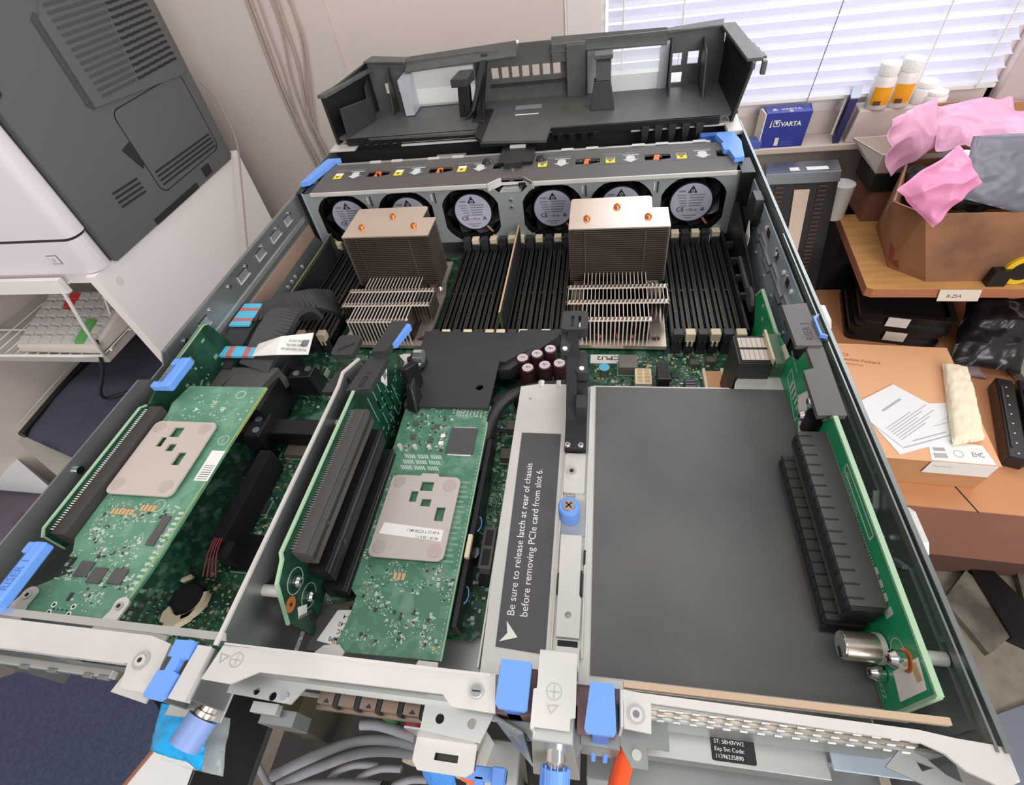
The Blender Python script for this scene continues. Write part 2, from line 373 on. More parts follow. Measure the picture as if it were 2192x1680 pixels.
mb.prism([(314.4,-.6),(320,-1),(410,-2.2),(420.6,-3.4),(432,-4),(433.4,-13.5),(429,-15.5),(425.5,-14),(420,-12),(415.6,-8),(409.6,-5.8),(324.2,-3.8),(323.8,-13.2),(314.6,-12.6)],'z',86,87.4,white_zinc)
mb.prism([(409,-5.6),(415.6,-8),(420,-12),(425,-14),(422,-19),(402,-12)],'z',74,75.2,steel_mid,holes=[[(412,-9),(417,-10.6),(413,-12)]])
mb.cyl((318.8,-8,87.4),(318.8,-8,87.8),3.2,steel_mid,24); mb.cyl((318.8,-8,87.8),(318.8,-8,88.3),2.2,white_zinc,24); mb.cyl((318.8,-8,88.3),(318.8,-8,88.4),1.2,grey_ink,16)
mb.box((313.2,-12.4,66),(314.4,-.6,87.8),white_zinc)
mb.hexa([(430,-16,64),(436,-15,64),(436,-4,64),(430,-4,64),(430,-14.5,87),(434.8,-13,87),(435,-4,87),(430,-4,87)],white_zinc)
mb.build('slot_flange',ch,bevel=.4)
mb=MB() # ribbed spring fingers of the blank slots below the flange
for k,(y,z) in enumerate(((-3.8,84),(-4.8,80),(-5.8,76))):
    mb.box((324,y-1.0,z-3),(412,y+.4,z),steel_mid if k!=1 else nickel)
    for i in range(15): mb.cyl((327+i*5.8,y-1.1,z-.6),(329.6+i*5.8,y-1.1,z-.6),.7,steel_mid,8)
mb.box((324,-6.4,52),(412,-5.8,72),steel)
mb.build('spring_finger_strip',ch)
mb=MB(); mb.box((314.6,.2,84.5),(421,2.4,87.6),M('insulation_edge',(186,162,138),.7)); mb.build('insulation_edge',ch)
for p in ([(268.6,4.4),(280.4,4.4),(280.2,-11.2),(279,-12),(269.6,-11.8),(268.4,-10.6)],[(302.6,.2),(311.2,.2),(311.8,-14.6),(310.8,-15.8),(301.6,-15.8),(300.8,-14.6)]):
    cx=sum(a for a,b in p)/6; y0=min(b for a,b in p)
    mb=MB(); mb.prism(p,'z',87.4,90.4,blue); mb.box((cx-3,y0,40),(cx+3,y0+4,87.4),blue_d)
    for s in (-3.4,1.4): mb.hexa([(cx+s,y0-3,40),(cx+s+2,y0-3,40),(cx+s+2,y0+1,40),(cx+s,y0+1,40),(cx+s,y0-.5,58),(cx+s+2,y0-.5,58),(cx+s+2,y0+2,58),(cx+s,y0+2,58)],blue)
    mb.build('slot_latch',ch,bevel=.5)
mb=MB(); mb.prism([(128.4,-2),(137.2,-1.6),(137.2,-8.4),(135,-8.8),(134.8,-13.6),(136.4,-14),(135.4,-22.6),(134,-24),(127.4,-23.6),(126.6,-22.4),(127.4,-14),(130.4,-13.6),(130.8,-8.6),(128.6,-8.4)],'z',86.4,89.6,blue)
mb.build('slot_latch',ch,bevel=.5)
M('latch_rose',(112,84,84),.6)
for a,b in (((125,-20,70),(138,-4,80)),((267,-12,70),(282,4,82)),((298,-14,70),(312,0,80))): mb=MB(); mb.box(a,b,MATS['latch_rose']); mb.build('latch_carriage',ch)
# captive knobs
def knob(c, r, name='captive_knob'):
    c=Vector(c); mb=MB(); mb.cyl(c,c+Vector((0,-6,-2)),r*.72,chrome,20); mb.cyl(c+Vector((0,-6,-2)),c+Vector((0,-8,-2.6)),r*.6,nickel,20)
    k=mb.build(name,ch)
    m2=MB(); a=c+Vector((0,-8,-2.6)); m2.cyl(a,a+Vector((0,-7,-2.4)),r,blue,28); m2.cyl(a+Vector((0,-7,-2.4)),a+Vector((0,-8,-2.7)),r,blue,28,r2=r*.9)
    for i in range(14):
        t=math.radians(i*360/14); p=Vector((math.cos(t)*r,0,math.sin(t)*r)); m2.cyl(a+p,a+p+Vector((0,-7,-2.4)),.35,blue,6)
    m2.build('grip',ch,parent=k); return k
knob((290.4,-17,73),5.2)
mb=MB(); mb.cyl((139,-15,61),(137,-22.5,60.4),3.9,nickel,8); mb.cyl((137,-22.5,60.4),(136.4,-24.6,60.2),5,nickel,8); k=mb.build('captive_knob',ch)
mb=MB(); mb.cyl((136.3,-24.8,60.2),(133,-36,59.6),6.6,M('grip_lilac',(130,156,214),.45),32); mb.build('grip',ch,parent=k)
mb=MB(); mb.prism(rrect(351.8,-12.6,368.8,-2.6,.8),'z',41,41.4,ink)
E1=(.985,-.13,0); N1=(.13,.985,0)
for i,t in enumerate(('ST: 58H0VW2','Exp Svc Code:','11396235890')): mb.text(t,2.1,frame((353,-6.6-i*2.5,41.45),(1,0,0),(0,1,0)),white,.95)
mb.build('service_tag',ch)
mb=MB(); mb.box((326,-14,40),(396,-3.6,41),steel_mid); mb.box((326,-14,26),(396,-13,40),steel); mb.box((396,-11,44),(426,-4,45),steel_blue); mb.build('tag_ledge',ch,bevel=.3)
# ================================================================ power supply cover (the large plate under riser 3)
pc=thing('power_supply_cover','bright zinc plate carrying the dark warning strip and the large black sheet','cover plate',(340,95,46))
mb=MB()
mb.prism([(252,8),(250.6,60),(250.2,186),(262,188.6),(284,188.6),(287,186),(296,186),(300,187.8),(386,187.8),(389,186),(391,193),(394,198),(420,198),(428,190),(428,8)],'z',45,46,white_zinc)
mb.box((250,10,12),(251,184,45.6),white_zinc)
for x in (264,276): mb.cyl((x,186,44),(x,192,44),2.6,white_zinc,12)
mb.cyl((258,175,46),(258,175,46.5),.9,steel_mid,10)
mb.build('plate',pc,bevel=.3)
mb=MB(); mb.prism([(302,12),(420,12),(420,186.4),(301.6,186.4)],'z',46,46.5,pad_grey)
mb.build('insulating_sheet',pc)
mb=MB(); mb.prism([(257.6,19.6),(281.4,18.4),(280.4,146),(255.6,146)],'z',46.02,46.3,label_dark)
X,Y=(0,1,0),(-1,0,0)
mb.text('Be sure to release latch at rear of chassis',5.35,frame((264.7,34,46.35),X,Y),white,1.0)
mb.text('before removing PCIe card from slot 6.',5.35,frame((271.2,34,46.35),X,Y),white,1.0)
mb.prism([(259,22),(267.6,24.6),(261.4,31.6),(262.4,26)],'z',46.3,46.4,white)
mb.build('warning_strip',pc)
mb=MB() # sliding rail with its thumb screw
mb.box((283.4,18,46),(284.4,186,47.4),white_zinc); mb.box((297.6,18,46),(298.6,186,47.6),white_zinc)
mb.prism(rrect(284.4,103,296.4,130,1.5),'z',46,48.4,white_zinc); mb.cyl((288.6,117,48.4),(288.6,117,49.8),3,chrome,24); mb.cyl((288.6,117,49.8),(288.6,117,49.9),1.3,ink,16)
mb.prism(circ(288.8,102,2.6,24),'z',46.2,47,steel_mid,holes=[circ(288.8,102,2.25,24)]); mb.box((286.8,101.8,46.2),(290.8,102.2,47),steel_mid); mb.box((288.6,100,46.2),(289,104,47),steel_mid)
mb.prism([(284.6,78),(297.6,78),(297.6,99),(284.6,99)],'z',46,47.2,steel_mid)
mb.prism([(285.8,26),(296.6,26),(297,44),(296,46),(296,77),(285,77)],'z',46,49.4,white_zinc,holes=[circ(291,36,1.6,14)])
mb.box((284.8,46,46),(285.4,56,50),ink); mb.box((296.2,46,46),(297.2,58,50),ink); mb.box((297.2,62,46.1),(298.4,70,47.7),ink)
mb.prism([(285.6,12),(297,12),(297,22),(286,22)],'z',46,49,white_zinc); mb.box((286.6,22.4,46),(296,25.4,46.4),ink)
mb.prism(circ(290.6,15.4,4.2,24,0,180)+circ(290.6,15.4,3.8,24,180,0)[0:],'z',49,49.2,steel_mid)
mb.build('slide_rail',pc,bevel=.3)
mb=MB(); mb.cyl((288.8,89,47.4),(288.8,89,58),5.8,blue,32); mb.cyl((288.8,89,58),(288.8,89,59.2),5.8,blue,32,r2=5); 
t=mb.build('thumb_screw',pc)
mb=MB(); mb.cyl((288.8,89,59.2),(288.8,89,59.8),3.6,nickel,24,r2=3.3)
for a in (45,135): 
    c,s_=math.cos(math.radians(a)),math.sin(math.radians(a)); mb.hexa([(288.8-c*2.2+s_*.4,89-s_*2.2-c*.4,59.8),(288.8+c*2.2+s_*.4,89+s_*2.2-c*.4,59.8),(288.8+c*2.2-s_*.4,89+s_*2.2+c*.4,59.8),(288.8-c*2.2-s_*.4,89-s_*2.2+c*.4,59.8),(288.8-c*2.2+s_*.4,89-s_*2.2-c*.4,59.9),(288.8+c*2.2+s_*.4,89+s_*2.2-c*.4,59.9),(288.8+c*2.2-s_*.4,89+s_*2.2+c*.4,59.9),(288.8-c*2.2-s_*.4,89-s_*2.2+c*.4,59.9)],ink)
mb.build('screw_head',pc,parent=t)
# ================================================================ card holder arm (black lever above the cover)
ca=thing('card_holder_arm','black plastic card holder lever standing over the left edge of the black sheet','lever arm',(288,160,47))
mb=MB()
mb.prism([(131,47.2),(131,52),(150,56),(166,72),(176,84),(196,90),(212,90),(213,86),(204,80),(196,60),(192,40),(186,40),(184,47.2)],'x',283.6,290,black)
mb.prism([(131,47.2),(131,52),(150,56),(166,60),(172,66),(180,66),(184,47.2)],'x',290,296.4,black)
mb.build('arm',ca,bevel=.8)
mb=MB()
mb.prism(rrect(279.4,194,295.8,212,2.5),'z',84,91,dark,holes=[rect(285.2,196,287,207),rect(289.6,196,291.4,207)])
mb.prism(rrect(279.6,178,285.6,194,1.5),'z',80,87,dark); mb.prism(rrect(289.6,168,296,186,1.5),'z',72,79,dark)
mb.box((285.4,197,80),(286.8,206,88),chrome); mb.box((289.8,197,80),(291.2,206,88),chrome)
mb.box((290,150,56),(296,160,68),dark)
mb.build('clamp_head',ca,bevel=.8)
for c in ((282.4,180.5,87),(292.8,171.5,79)): mb=MB(); mb.cyl(c,(c[0],c[1],c[2]+.8),1.5,white,16); mb.build('hinge_pin',ca)
for x in (285.4,293.4): mb=MB(); screw(mb,(x,133.5,52),1.9,h=1.4); mb.build('screw',ca)
# ================================================================ motherboard
mo=thing('motherboard','dark green system board covering the chassis floor below the cards and heat sinks','circuit board',(210,210,10))
mb=MB(); mb.prism([(14,8),(120,8),(124,28),(150,30),(236,30),(240,34),(249,34),(249,190),(416,190),(418,260),(418,400),(12,400)],'z',8,10,pcb_main)
mb.build('board',mo)
def bits(mb,x0,y0,x1,y1,z,n,mats,smin=.8,smax=2.4,h=(.3,1.2),grid=0,keep=None):
    for _ in range(n):
        x=rnd.uniform(x0,x1); y=rnd.uniform(y0,y1)
        if keep and not keep(x,y): continue
        a=rnd.uniform(smin,smax); b=a*rnd.choice((.4,.5,.6,1)); 
        if rnd.random()<.5: a,b=b,a
        mb.box((x,y,z),(x+a,y+b,z+rnd.uniform(*h)),rnd.choice(mats))
def dots(mb,x0,y0,x1,y1,z,n,mat,r=.35,keep=None):
    for _ in range(n):
        x=rnd.uniform(x0,x1); y=rnd.uniform(y0,y1)
        if keep and not keep(x,y): continue
        mb.add([(x-r,y-r,z),(x+r,y-r,z),(x+r,y+r,z),(x-r,y+r,z)],[(0,1,2,3)],mat)
def rowpads(mb,x,y,dx,dy,n,z,mat,w=.4,l=1.2):
    for i in range(n):
        a,b=x+dx*i,y+dy*i
        if abs(dx)>abs(dy): mb.box((a-w/2,b-l/2,z),(a+w/2,b+l/2,z+.15),mat)
        else: mb.box((a-l/2,b-w/2,z),(a+l/2,b+w/2,z+.15),mat)
mb=MB()
bits(mb,60,12,150,150,10,900,[silk,silk_dim,solder,chip_blk,tan],.6,2.2)
bits(mb,15,12,60,40,10,120,[silk_dim,solder,chip_blk],.6,2.2)
bits(mb,60,190,165,256,10,420,[silk,silk_dim,solder,chip_blk],.6,2.2)
bits(mb,228,36,250,190,10,330,[silk,silk_dim,solder,chip_blk],.6,2.4)
bits(mb,298,192,414,256,10,650,[silk,silk_dim,solder,chip_blk,tan],.6,2.6,keep=lambda x,y: not(292<x<326 and 241<y<258))
dots(mb,60,20,150,150,10.05,700,solder,.3); dots(mb,228,100,250,128,10.05,260,silk_dim,.5)
mb.build('small_components',mo)['kind']='stuff'
def chip(x0,y0,x1,y1,z0,z1,mat=chip_blk,name='chip',root=mo):
    mb=MB(); mb.box((x0,y0,z0),(x1,y1,z1),mat); mb.box((x0-1,y0-1,z0),(x1+1,y1+1,z0+.4),silk_dim); return mb.build(name,root,bevel=.3)
chip(48,124,68,146,10,13,black); chip(76,56,102,80,10,13,black); chip(74,142,94,158,10,15,M('module_can',(120,112,96),.5)); chip(70,96,80,106,10,12); chip(100,92,110,104,10,12)
mb=MB(); mb.box((88,206,10),(118,228,10.4),silk_dim); mb.box((70,214,10),(74,232,15),silk); mb.box((71,215,15),(73,231,16),dark); mb.build('header',mo)
# coin cell holder
mb=MB(); mb.cyl((59,35,10),(59,35,15),10.4,black,32); mb.cyl((59,35,15),(59,35,15.2),9.4,ink,32); h=mb.build('battery_holder',mo)
mb=MB()
mb.prism(circ(59,36,13.4,16,-70,20)+circ(59,36,11.2,16,20,-70),'z',12,17,cream)
mb.prism([(50,26),(52,30),(57,26),(60,25),(66,27),(70,31),(67,24),(62,20),(60,15),(54,16),(55,21),(51,21)],'z',12,17,cream); mb.prism([(49,45),(54,48),(54,50),(49,47)],'z',12,16,cream)
mb.build('retaining_clip',mo,parent=h,bevel=.4)
# power, fan and signal headers between heat sink 2 and the cover
mb=MB(); mb.box((330,216,10),(342,232,18),cream)
for i in range(2):
    for j in range(4): mb.box((331.6+i*5.2,217.6+j*3.6,18),(335.4+i*5.2,220.4+j*3.6,18.1),tan)
mb.build('power_connector',mo,bevel=.3)
mb=MB(); mb.box((346,214,10),(354,232,26),black)
for i in range(2):
    for j in range(4): mb.box((346.8+i*3.6,215.6+j*4,26),(349.8+i*3.6,218.6+j*4,26.1),ink)
mb.box((345,213,24),(355,214,26.6),dark); mb.build('power_connector',mo,bevel=.3)
mb=MB(); mb.box((364,202,10),(372,216,24),black)
for j in range(5): mb.box((364.8,203+j*2.6,24),(371.2,204+j*2.6,24.4),grey_ink)
mb.build('signal_connector',mo)
mb=MB(); mb.box((382,212,10),(393,234,14),M('tan_board_connector',(206,150,100),.5)); mb.box((380,210,10),(382,236,15),cream); mb.box((393,210,10),(395,236,15),cream); mb.build('board_connector',mo)
chip(318,232,332,246,10,19,M('inductor',(112,108,104),.5),'inductor'); 
mb=MB(); mb.cyl((307,233,10),(307,233,18),4,M('cap_can',(150,160,155),.3,.8),24,capm=white); mb.cyl((307,233,18),(307,233,18.2),3.8,blue_band,24); mb.build('capacitor',mo)
mb=MB(); mb.box((296,245,10),(322,255,10.2),white); mb.text('CPU2',6.2,frame((319.5,253,10.3),(-1,0,0),(0,-1,0)),ink,1.25,.01); mb.build('board_label',mo)
for (x,y) in ((372,240),(384,243),(399,240)):
    mb=MB(); mb.box((x,y,10),(x+7,y+6,15),M('choke_brown',(92,88,80),.5) if 'choke_brown' not in MATS else MATS['choke_brown']); mb.build('inductor',mo,bevel=.4)
# right of card 2: header, capacitor, inductors
mb=MB(); mb.box((236.5,66,10),(244,92,22),charcoal_b)
for k in range(2): mb.box((238,68+k*12,22),(242.6,78+k*12,22.1),ink)
mb.hexa([(236,60,10),(245,60,10),(245,66,10),(236,66,10),(238,63,22),(244,63,22),(244,66,22),(238,66,22)],dark); mb.build('riser_connector',mo)
mb=MB(); mb.cyl((231,76,10),(231,76,20),4.4,black,24,capm=chrome); mb.cyl((231,76,20),(231,76,20.3),3.9,M('cap_lilac',(170,174,190),.3,.5),24); mb.build('capacitor',mo)
chip(238,170,245,178,10,18,MATS['choke_brown'],'inductor'); chip(237,146,244,154,10,17,MATS['choke_brown'],'inductor')
mb=MB(); mb.box((228,98,10),(233,128,18),dark); mb.box((227,132,10),(232,158,20),dark); mb.build('heat_spreader',mo,bevel=.5)
# six tall capacitors beyond the card cage
for i,(x,y) in enumerate(((245.7,225),(256.3,229.5),(266,235),(250.7,214.6),(263.2,217.5),(274,219.6))):
    mb=MB(); mb.lathe([(0,35.6),(3.9,35.6),(4.9,34.8),(5,34),(4.6,33.2),(5,32.4),(5,10)],(x,y,0),maroon,24); mb.cyl((x,y,35.6),(x,y,35.8),4.1,cap_top,24)
    for a in (20,140,260): mb.box((x-.1,y-.1,35.8),(x+.1+2*math.cos(math.radians(a)),y+.1+2*math.sin(math.radians(a)),35.85),grey_ink)
    mb.build('tall_capacitor',mo)
# memory slots
slotb=MB(); slotb.box((-3.4,-70,0),(-1.0,70,12),black); slotb.box((1.0,-70,0),(3.4,70,12),black); slotb.box((-3.4,-70,0),(3.4,70,5),ink)
slotb.box((-1,-8,5),(1,-6,12),black); slotb.box((-3.4,-74,0),(3.4,-66,17),dark); slotb.box((-3.4,66,0),(3.4,74,17),dark)
for i in range(0,46): slotb.box((.75,-64+i*2.8,11.2),(1.15,-63.2+i*2.8,12.1),gold)
slotb.box((-3.6,-70,8),(-3.3,70,8.6),charcoal); slotb.box((3.3,-70,11.6),(3.7,70,12.1),charcoal)
def latch(mat,name='latch'):
    m=MB(); m.box((-3.6,-5,14),(3.6,2,22),mat); m.box((-2,-3,6),(2,1,14),mat); m.box((-2.4,-6,10),(-.8,-4.8,15),mat); m.box((.8,-6,10),(2.4,-4.8,15),mat); return m
proto=None
def slot(x,yc,white_l,lean=0,order=0):
    global proto
    o=slotb_o.copy(); COL.objects.link(o); o.parent=mo; o.location=Vector((x-210,yc-210,0))*S; return o
slotb_o=slotb.build('memory_slot',None); slotb_o.parent=mo
lt={}
for k,mt in (('w',cream),('b',dark)):
    m=latch(mt); lt[k]=m.build('latch',None,bevel=.5); COL.objects.unlink(lt[k])
first=[True]
def add_slot(x,col):
    if first[0]: o=slotb_o; o.location=Vector((x-210,330-210,0))*S; first[0]=False
    else: o=slot(x,330,0)
    for y,ry in ((-70,0),(70,math.pi)):
        l=lt[col].copy(); COL.objects.link(l); l.parent=o; l.location=(0,y*S,0); l.rotation_euler=(0,0,ry)
for i in range(12): add_slot(167.2+9.3*i, 'w' if i in (1,3,5,6,8,10) else 'b')
for i in range(6): add_slot(362.5+9.2*i,'w' if i%2 else 'b')
for i in range(5): add_slot(24.5+9.8*i,'b' if i%2 else 'w')
add_slot(14.5,'b')
# ================================================================ memory modules
def dimm(x,y0,y1,z0,z1,label,edge):
    t=thing('memory_module',label,'memory module',(x,(y0+y1)/2,z0),None)
    mb=MB(); mb.box((x-.7,y0,z0),(x+.7,y1,z1),MATS['dimm_green'] if 'dimm_green' in MATS else M('dimm_green',(52,66,44),.5,c2=(74,84,52),scale=120)); mb.box((x-.75,y0,z1-.1),(x+.75,y1,z1+.15),edge)
    mb.build('board',t)
    for i in range(9):
        y=y0+6+i*(y1-y0-12)/9
        for s in (-1,1):
            mb=MB(); mb.box((x+(.7 if s>0 else -1.7),y-1.5,z0+5),(x+(1.7 if s>0 else -.7),y+(y1-y0)/9-4.6,z1-2.5),ink); mb.build('memory_chip',t)
    mb=MB(); rowpads(mb,x,y0+4,0,2.2,int((y1-y0-8)/2.2),z0+1,gold,.5,1.7); mb.build('contacts',t); return t
dimm(223,266,399,18,46,'memory module with pale tan top edge, standing in the centre bank between the two coolers',M('dimm_edge',(196,160,130),.5))
dimm(24.5,292,397,18,46,'memory module standing at the far left beside the chassis wall, green board with black chips',M('dimm_edge_olive',(110,116,84),.5))
# ================================================================ heat sinks
def heatsink(x0, label, lilac=0):
    t=thing('heat_sink',label,'heat sink',(x0,259,12),'tower coolers with copper pipes')
    W=80
    mb=MB(); mb.prism([(x0,260),(x0+W-1,258),(x0+W,330),(x0+W-4,352),(x0+W-4,384),(x0+2,384),(x0+2,330)],'z',13,16.5,alu,holes=[circ(x0+W-9,268,3.6,14)])
    mb.build('base_plate',t,bevel=.4)
    for c in ((x0+W-9,268,12),(x0+9,268,16),(x0+W-8,340,16)): mb=MB(); screw(mb,c,2.6,h=3,mat=chrome); mb.build('mounting_screw',t)
    out=[(x0,326),(x0+W,325),(x0+W,354.5),(x0+W-12.5,355),(x0+W-12,373),(x0+W-14,375),(x0+1,375),(x0,372)]
    mb=MB()
    for i in range(26): mb.prism(out,'z',31+i*1.94,31.5+i*1.94,alu_fin)
    for y in (325.4,): 
        for x in (x0+13,x0+W-19): mb.box((x,y-.2,31),(x+.6,y+.2,80),alu_fin)
    mb.box((x0+1.5,327.5,31),(x0+W-1.5,353,80),MATS['fin_gap_shade'] if 'fin_gap_shade' in MATS else M('fin_gap_shade',(58,52,50),.5,.5))  # solid dark fill stands in for the shade between the fins
    mb.build('fin_stack',t)
    mb=MB(); mb.prism(out,'z',81.2,82.4,alu); mb.build('top_plate',t,bevel=.4)
    for dx,y in ((14.5,340.5),(39,357.5),(63.5,340)):
        mb=MB(); mb.lathe([(0,3.2),(1.6,2.9),(2.6,2),(3,.6),(3,-58)],(x0+dx,y,82.4),copper,20); mb.tube([(x0+dx,y,30),(x0+dx,y-6,20),(x0+40+(dx-39)*.6,300,20),(x0+40+(dx-39)*.6,266,20)],2.8,copper); mb.build('heat_pipe',t)
    mb=MB(); p=80/25.
    for i in range(26):
        x=x0+i*p; wide=(x>=x0+12 and x<=x0+66)
        if wide:
            mb.prism([(262.9,16.5),(262.9,37),(264,38.8),(330,38.8),(330,16.5)],'x',x-.2,x+.2,alu_dark); mb.box((x-.32,262,38.6),(x+.32,330,39.3),fin_bar); mb.box((x-.5,262,16.5),(x+.5,262.9,38.8),fin_bar)  # shade is in the dark fin sides, light in the pale edge strips
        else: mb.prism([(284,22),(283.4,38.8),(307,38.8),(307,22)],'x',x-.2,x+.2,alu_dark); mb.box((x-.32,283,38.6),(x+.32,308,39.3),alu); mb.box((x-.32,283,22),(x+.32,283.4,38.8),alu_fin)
    for y,a,b in ((327.5,12,66),(304,0,80),(284,0,80),(262.2,12,66)):
        mb.box((x0+a,y,38.9),(x0+b,y+4.6,39.8),fin_bar)
        for i in range(int((b-a)/p)+1): mb.prism([(x0+a+i*p-1.2,y+.6),(x0+a+i*p+.6,y+.8),(x0+a+i*p+1.2,y+4),(x0+a+i*p-.4,y+3.8)],'z',39.8,40.4,alu_fin)
    mb.build('fin_row',t)
    mb=MB(); mb.box((x0+12,266,16.5),(x0+66,330,22),MATS['fin_gap_shade']); mb.build('core_block',t)
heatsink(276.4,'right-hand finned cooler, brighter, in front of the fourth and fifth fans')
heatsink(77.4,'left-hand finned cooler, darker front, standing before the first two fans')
# ================================================================ fans
fan_names=('leftmost of the six in the row','second from the left, peeping over the left cooler','third from the left, just left of the grey centre panel','fourth from the left, just right of the grey centre panel','fifth from the left, mostly hidden behind the right cooler','rightmost of the six, by the right chassis wall')
FX=(44,110,176,256,320,384)
def make_fan():
    t=thing('cooling_fan','x','fan',(0,412,55),'six cooling fans in a row')
    mb=MB(); mb.prism(rect(-31,27,31,82),'y',411,414,black,holes=[circ(0,54.5,28.4,36)]); mb.box((-31,414,27),(31,446,30),black)
    mb.box((-31,414,27),(-29,446,82),black); mb.box((29,414,27),(31,446,82),black); mb.box((-31,440,27),(31,446,82),ink); mb.build('housing',t)
    mb=MB()
    for k in range(7):
        a=k*360/7
        for j in range(1):
            A=[]; n=6
            for i in range(n+1):
                r=18+10*i/n; th=math.radians(a+i*5); th2=math.radians(a+32+i*6)
                A+= [(r*math.cos(th),414,54.5+r*math.sin(th)),(r*math.cos(th2),428,54.5+r*math.sin(th2))]
            mb.add(A,[(2*i,2*i+1,2*i+3,2*i+2) for i in range(n)],MATS['blade'] if 'blade' in MATS else M('blade',(48,46,54),.3))
    mb.cyl((0,430,54.5),(0,412.4,54.5),19.6,black,40); mb.build('rotor',t)
    mb=MB(); mb.cyl((0,412.4,54.5),(0,412,54.5),18.4,hub_lilac,44)
    F=lambda x,z: frame((x,411.9,z),(1,0,0),(0,0,1))
    mb.prism([(-4,64),(4.2,64),(.1,71)],'y',411.7,412,ink); mb.prism(circ(.3,65.9,1.6,12),'y',411.6,411.7,hub_lilac); mb.prism(circ(.3,65.9,.8,12),'y',411.5,411.6,ink)
    mb.text('CE',6,F(-12.6,46),ink,1,.01); mb.text('c UL us',3,F(-3.4,46.4),ink,1,.02)
    mb.prism([(9,46.6),(13,46.6),(11,50)],'y',411.7,412,ink,holes=[[(10,47.2),(12,47.2),(11,49)]])
    for i in range(5):
        mb.box((-13+i,411.85,61.4-i*2.6),(-5+i*.4,411.95,62.2-i*2.6),MATS['grey_ink']); mb.box((-2,411.85,61.4-i*2.6),(12-i*.7,411.95,62.4-i*2.6),MATS['grey_ink'])
    mb.box((-12,411.85,65),(-6,411.95,66.4),grey_ink); mb.box((-7,411.85,41.4),(6,411.95,42.2),grey_ink); mb.box((-4,411.85,39),(3,411.95,39.8),grey_ink)
    mb.build('hub_label',t)
    mb=MB()
    for k,c in enumerate((M('wire_red',(170,70,80),.5),M('wire_yellow',(200,190,120),.5),M('wire_dark',(50,50,54),.5)) if 'wire_red' not in MATS else (MATS['wire_red'],MATS['wire_yellow'],MATS['wire_dark'])): mb.tube([(10+k*1.3,413.4,40),(15+k*1.3,413.6,33),(18+k,414,30)],.6,c,6)
    mb.build('wire',t)
    mb=MB(); mb.hexa([(28,432,80),(34,432,80),(34,444,80),(28,444,80),(28.6,433,85.4),(33.6,433,85.4),(35,444,86.4),(30,444,86.4)],orange); mb.cyl((35,434,80),(35,434,89),1.3,black,10); mb.build('release_tab',t)
    return t
f0=make_fan()
for i,x in enumerate(FX):
    f=f0 if i==0 else duptree(f0)
    f.location=Vector((x,412,55))*S; f['label']='fan with pale round label, '+fan_names[i]; f['_l']=[x,412,55]
# ================================================================ fan tray
ft=thing('fan_tray','grey-brown fan tray spanning the chassis, printed with arrows and carried by two blue handles','fan tray',(217,435,25))
mb=MB()
hol=[]
for x in FX: 
    h=[]; cx,cz,r=x,54.5,28.6
    for a in range(0,360,12):
        c,s_=math.cos(math.radians(a)),math.sin(math.radians(a)); k=min(1,27.0/max(abs(c),abs(s_),1e-6)/r if False else 1)
        h.append((cx+max(-28,min(28,c*r*1.08)),cz+max(-27,min(27,s_*r*1.05))))
    hol.append(h)
mb.prism([(6,26),(426,26),(426,85.6),(238,85.6),(228,76),(207,76),(196,85.6),(6,85.6)],'y',404.6,405.6,M('tray_steel',(160,168,168),.38,.4),holes=hol)
for x in (77,143,288,352): mb.box((x-.5,403.6,70),(x+.5,404.6,80),ink); mb.box((x-4,403.9,72),(x-2.6,404.6,79),white_zinc)
for c in ((217,69),(217,62)): mb.cyl((c[0],404.6,c[1]),(c[0],403.8,c[1]),2,steel_mid,18); mb.cyl((c[0],403.8,c[1]),(c[0],403.7,c[1]),1,ink,12)
for x in (196,236): mb.cyl((x,404.6,32),(x,403.8,32),2,steel_mid,16)
mb.hexa([(206,404.6,76),(228,404.6,76),(228,414,76),(206,414,76),(207,404.6,77),(227,404.6,77),(224,414,79),(210,414,79)],steel_mid)
mb.box((6,404,22),(8,440,86),steel_blue); mb.build('front_frame',ft)
mb=MB()
hs=[]
for x in (44,110,256,320): hs.append([(x+21,433),(x+37,433),(x+44,435),(x+49,439),(x+44,443.5),(x+37,445),(x+21,445)])
mb.prism([(16,404),(196,403),(206,413),(229,413),(238,403),(416,404),(424,432),(424,462),(232,464),(228,452),(206,452),(202,464),(16,466)],'z',84.6,86.6,charcoal_b,holes=hs+[rect(404,432,413,445),rect(197,434,206,446)])
mb.box((16,420,79),(424,452,80),ink)
mb.build('top_plate',ft)
mb=MB()
mb.box((16,402.4,83),(196,403.8,86.8),white_zinc); mb.box((239,402.4,83),(417,403.8,86.8),white_zinc)
for a,b in (((196,403),(207,414)),((229,414),(239,403))):
    mb.prism([a,(a[0]+1.8,a[1]-1.2),(b[0]+1.8,b[1]-1.2),b],'z',80,86.8,white_zinc)
mb.box((206,412.6,80),(230,414,82.6),white_zinc)
mb.box((22,464,84),(204,467,87.6),steel_mid); mb.box((230,463,84),(402,466,87.6),steel_mid)
for x in (60,84,124,150,262,286,330,352,386): mb.box((x,463,86.6),(x+12,466.8,88.2),white_zinc)
mb.build('edge_strip',ft,bevel=.3)
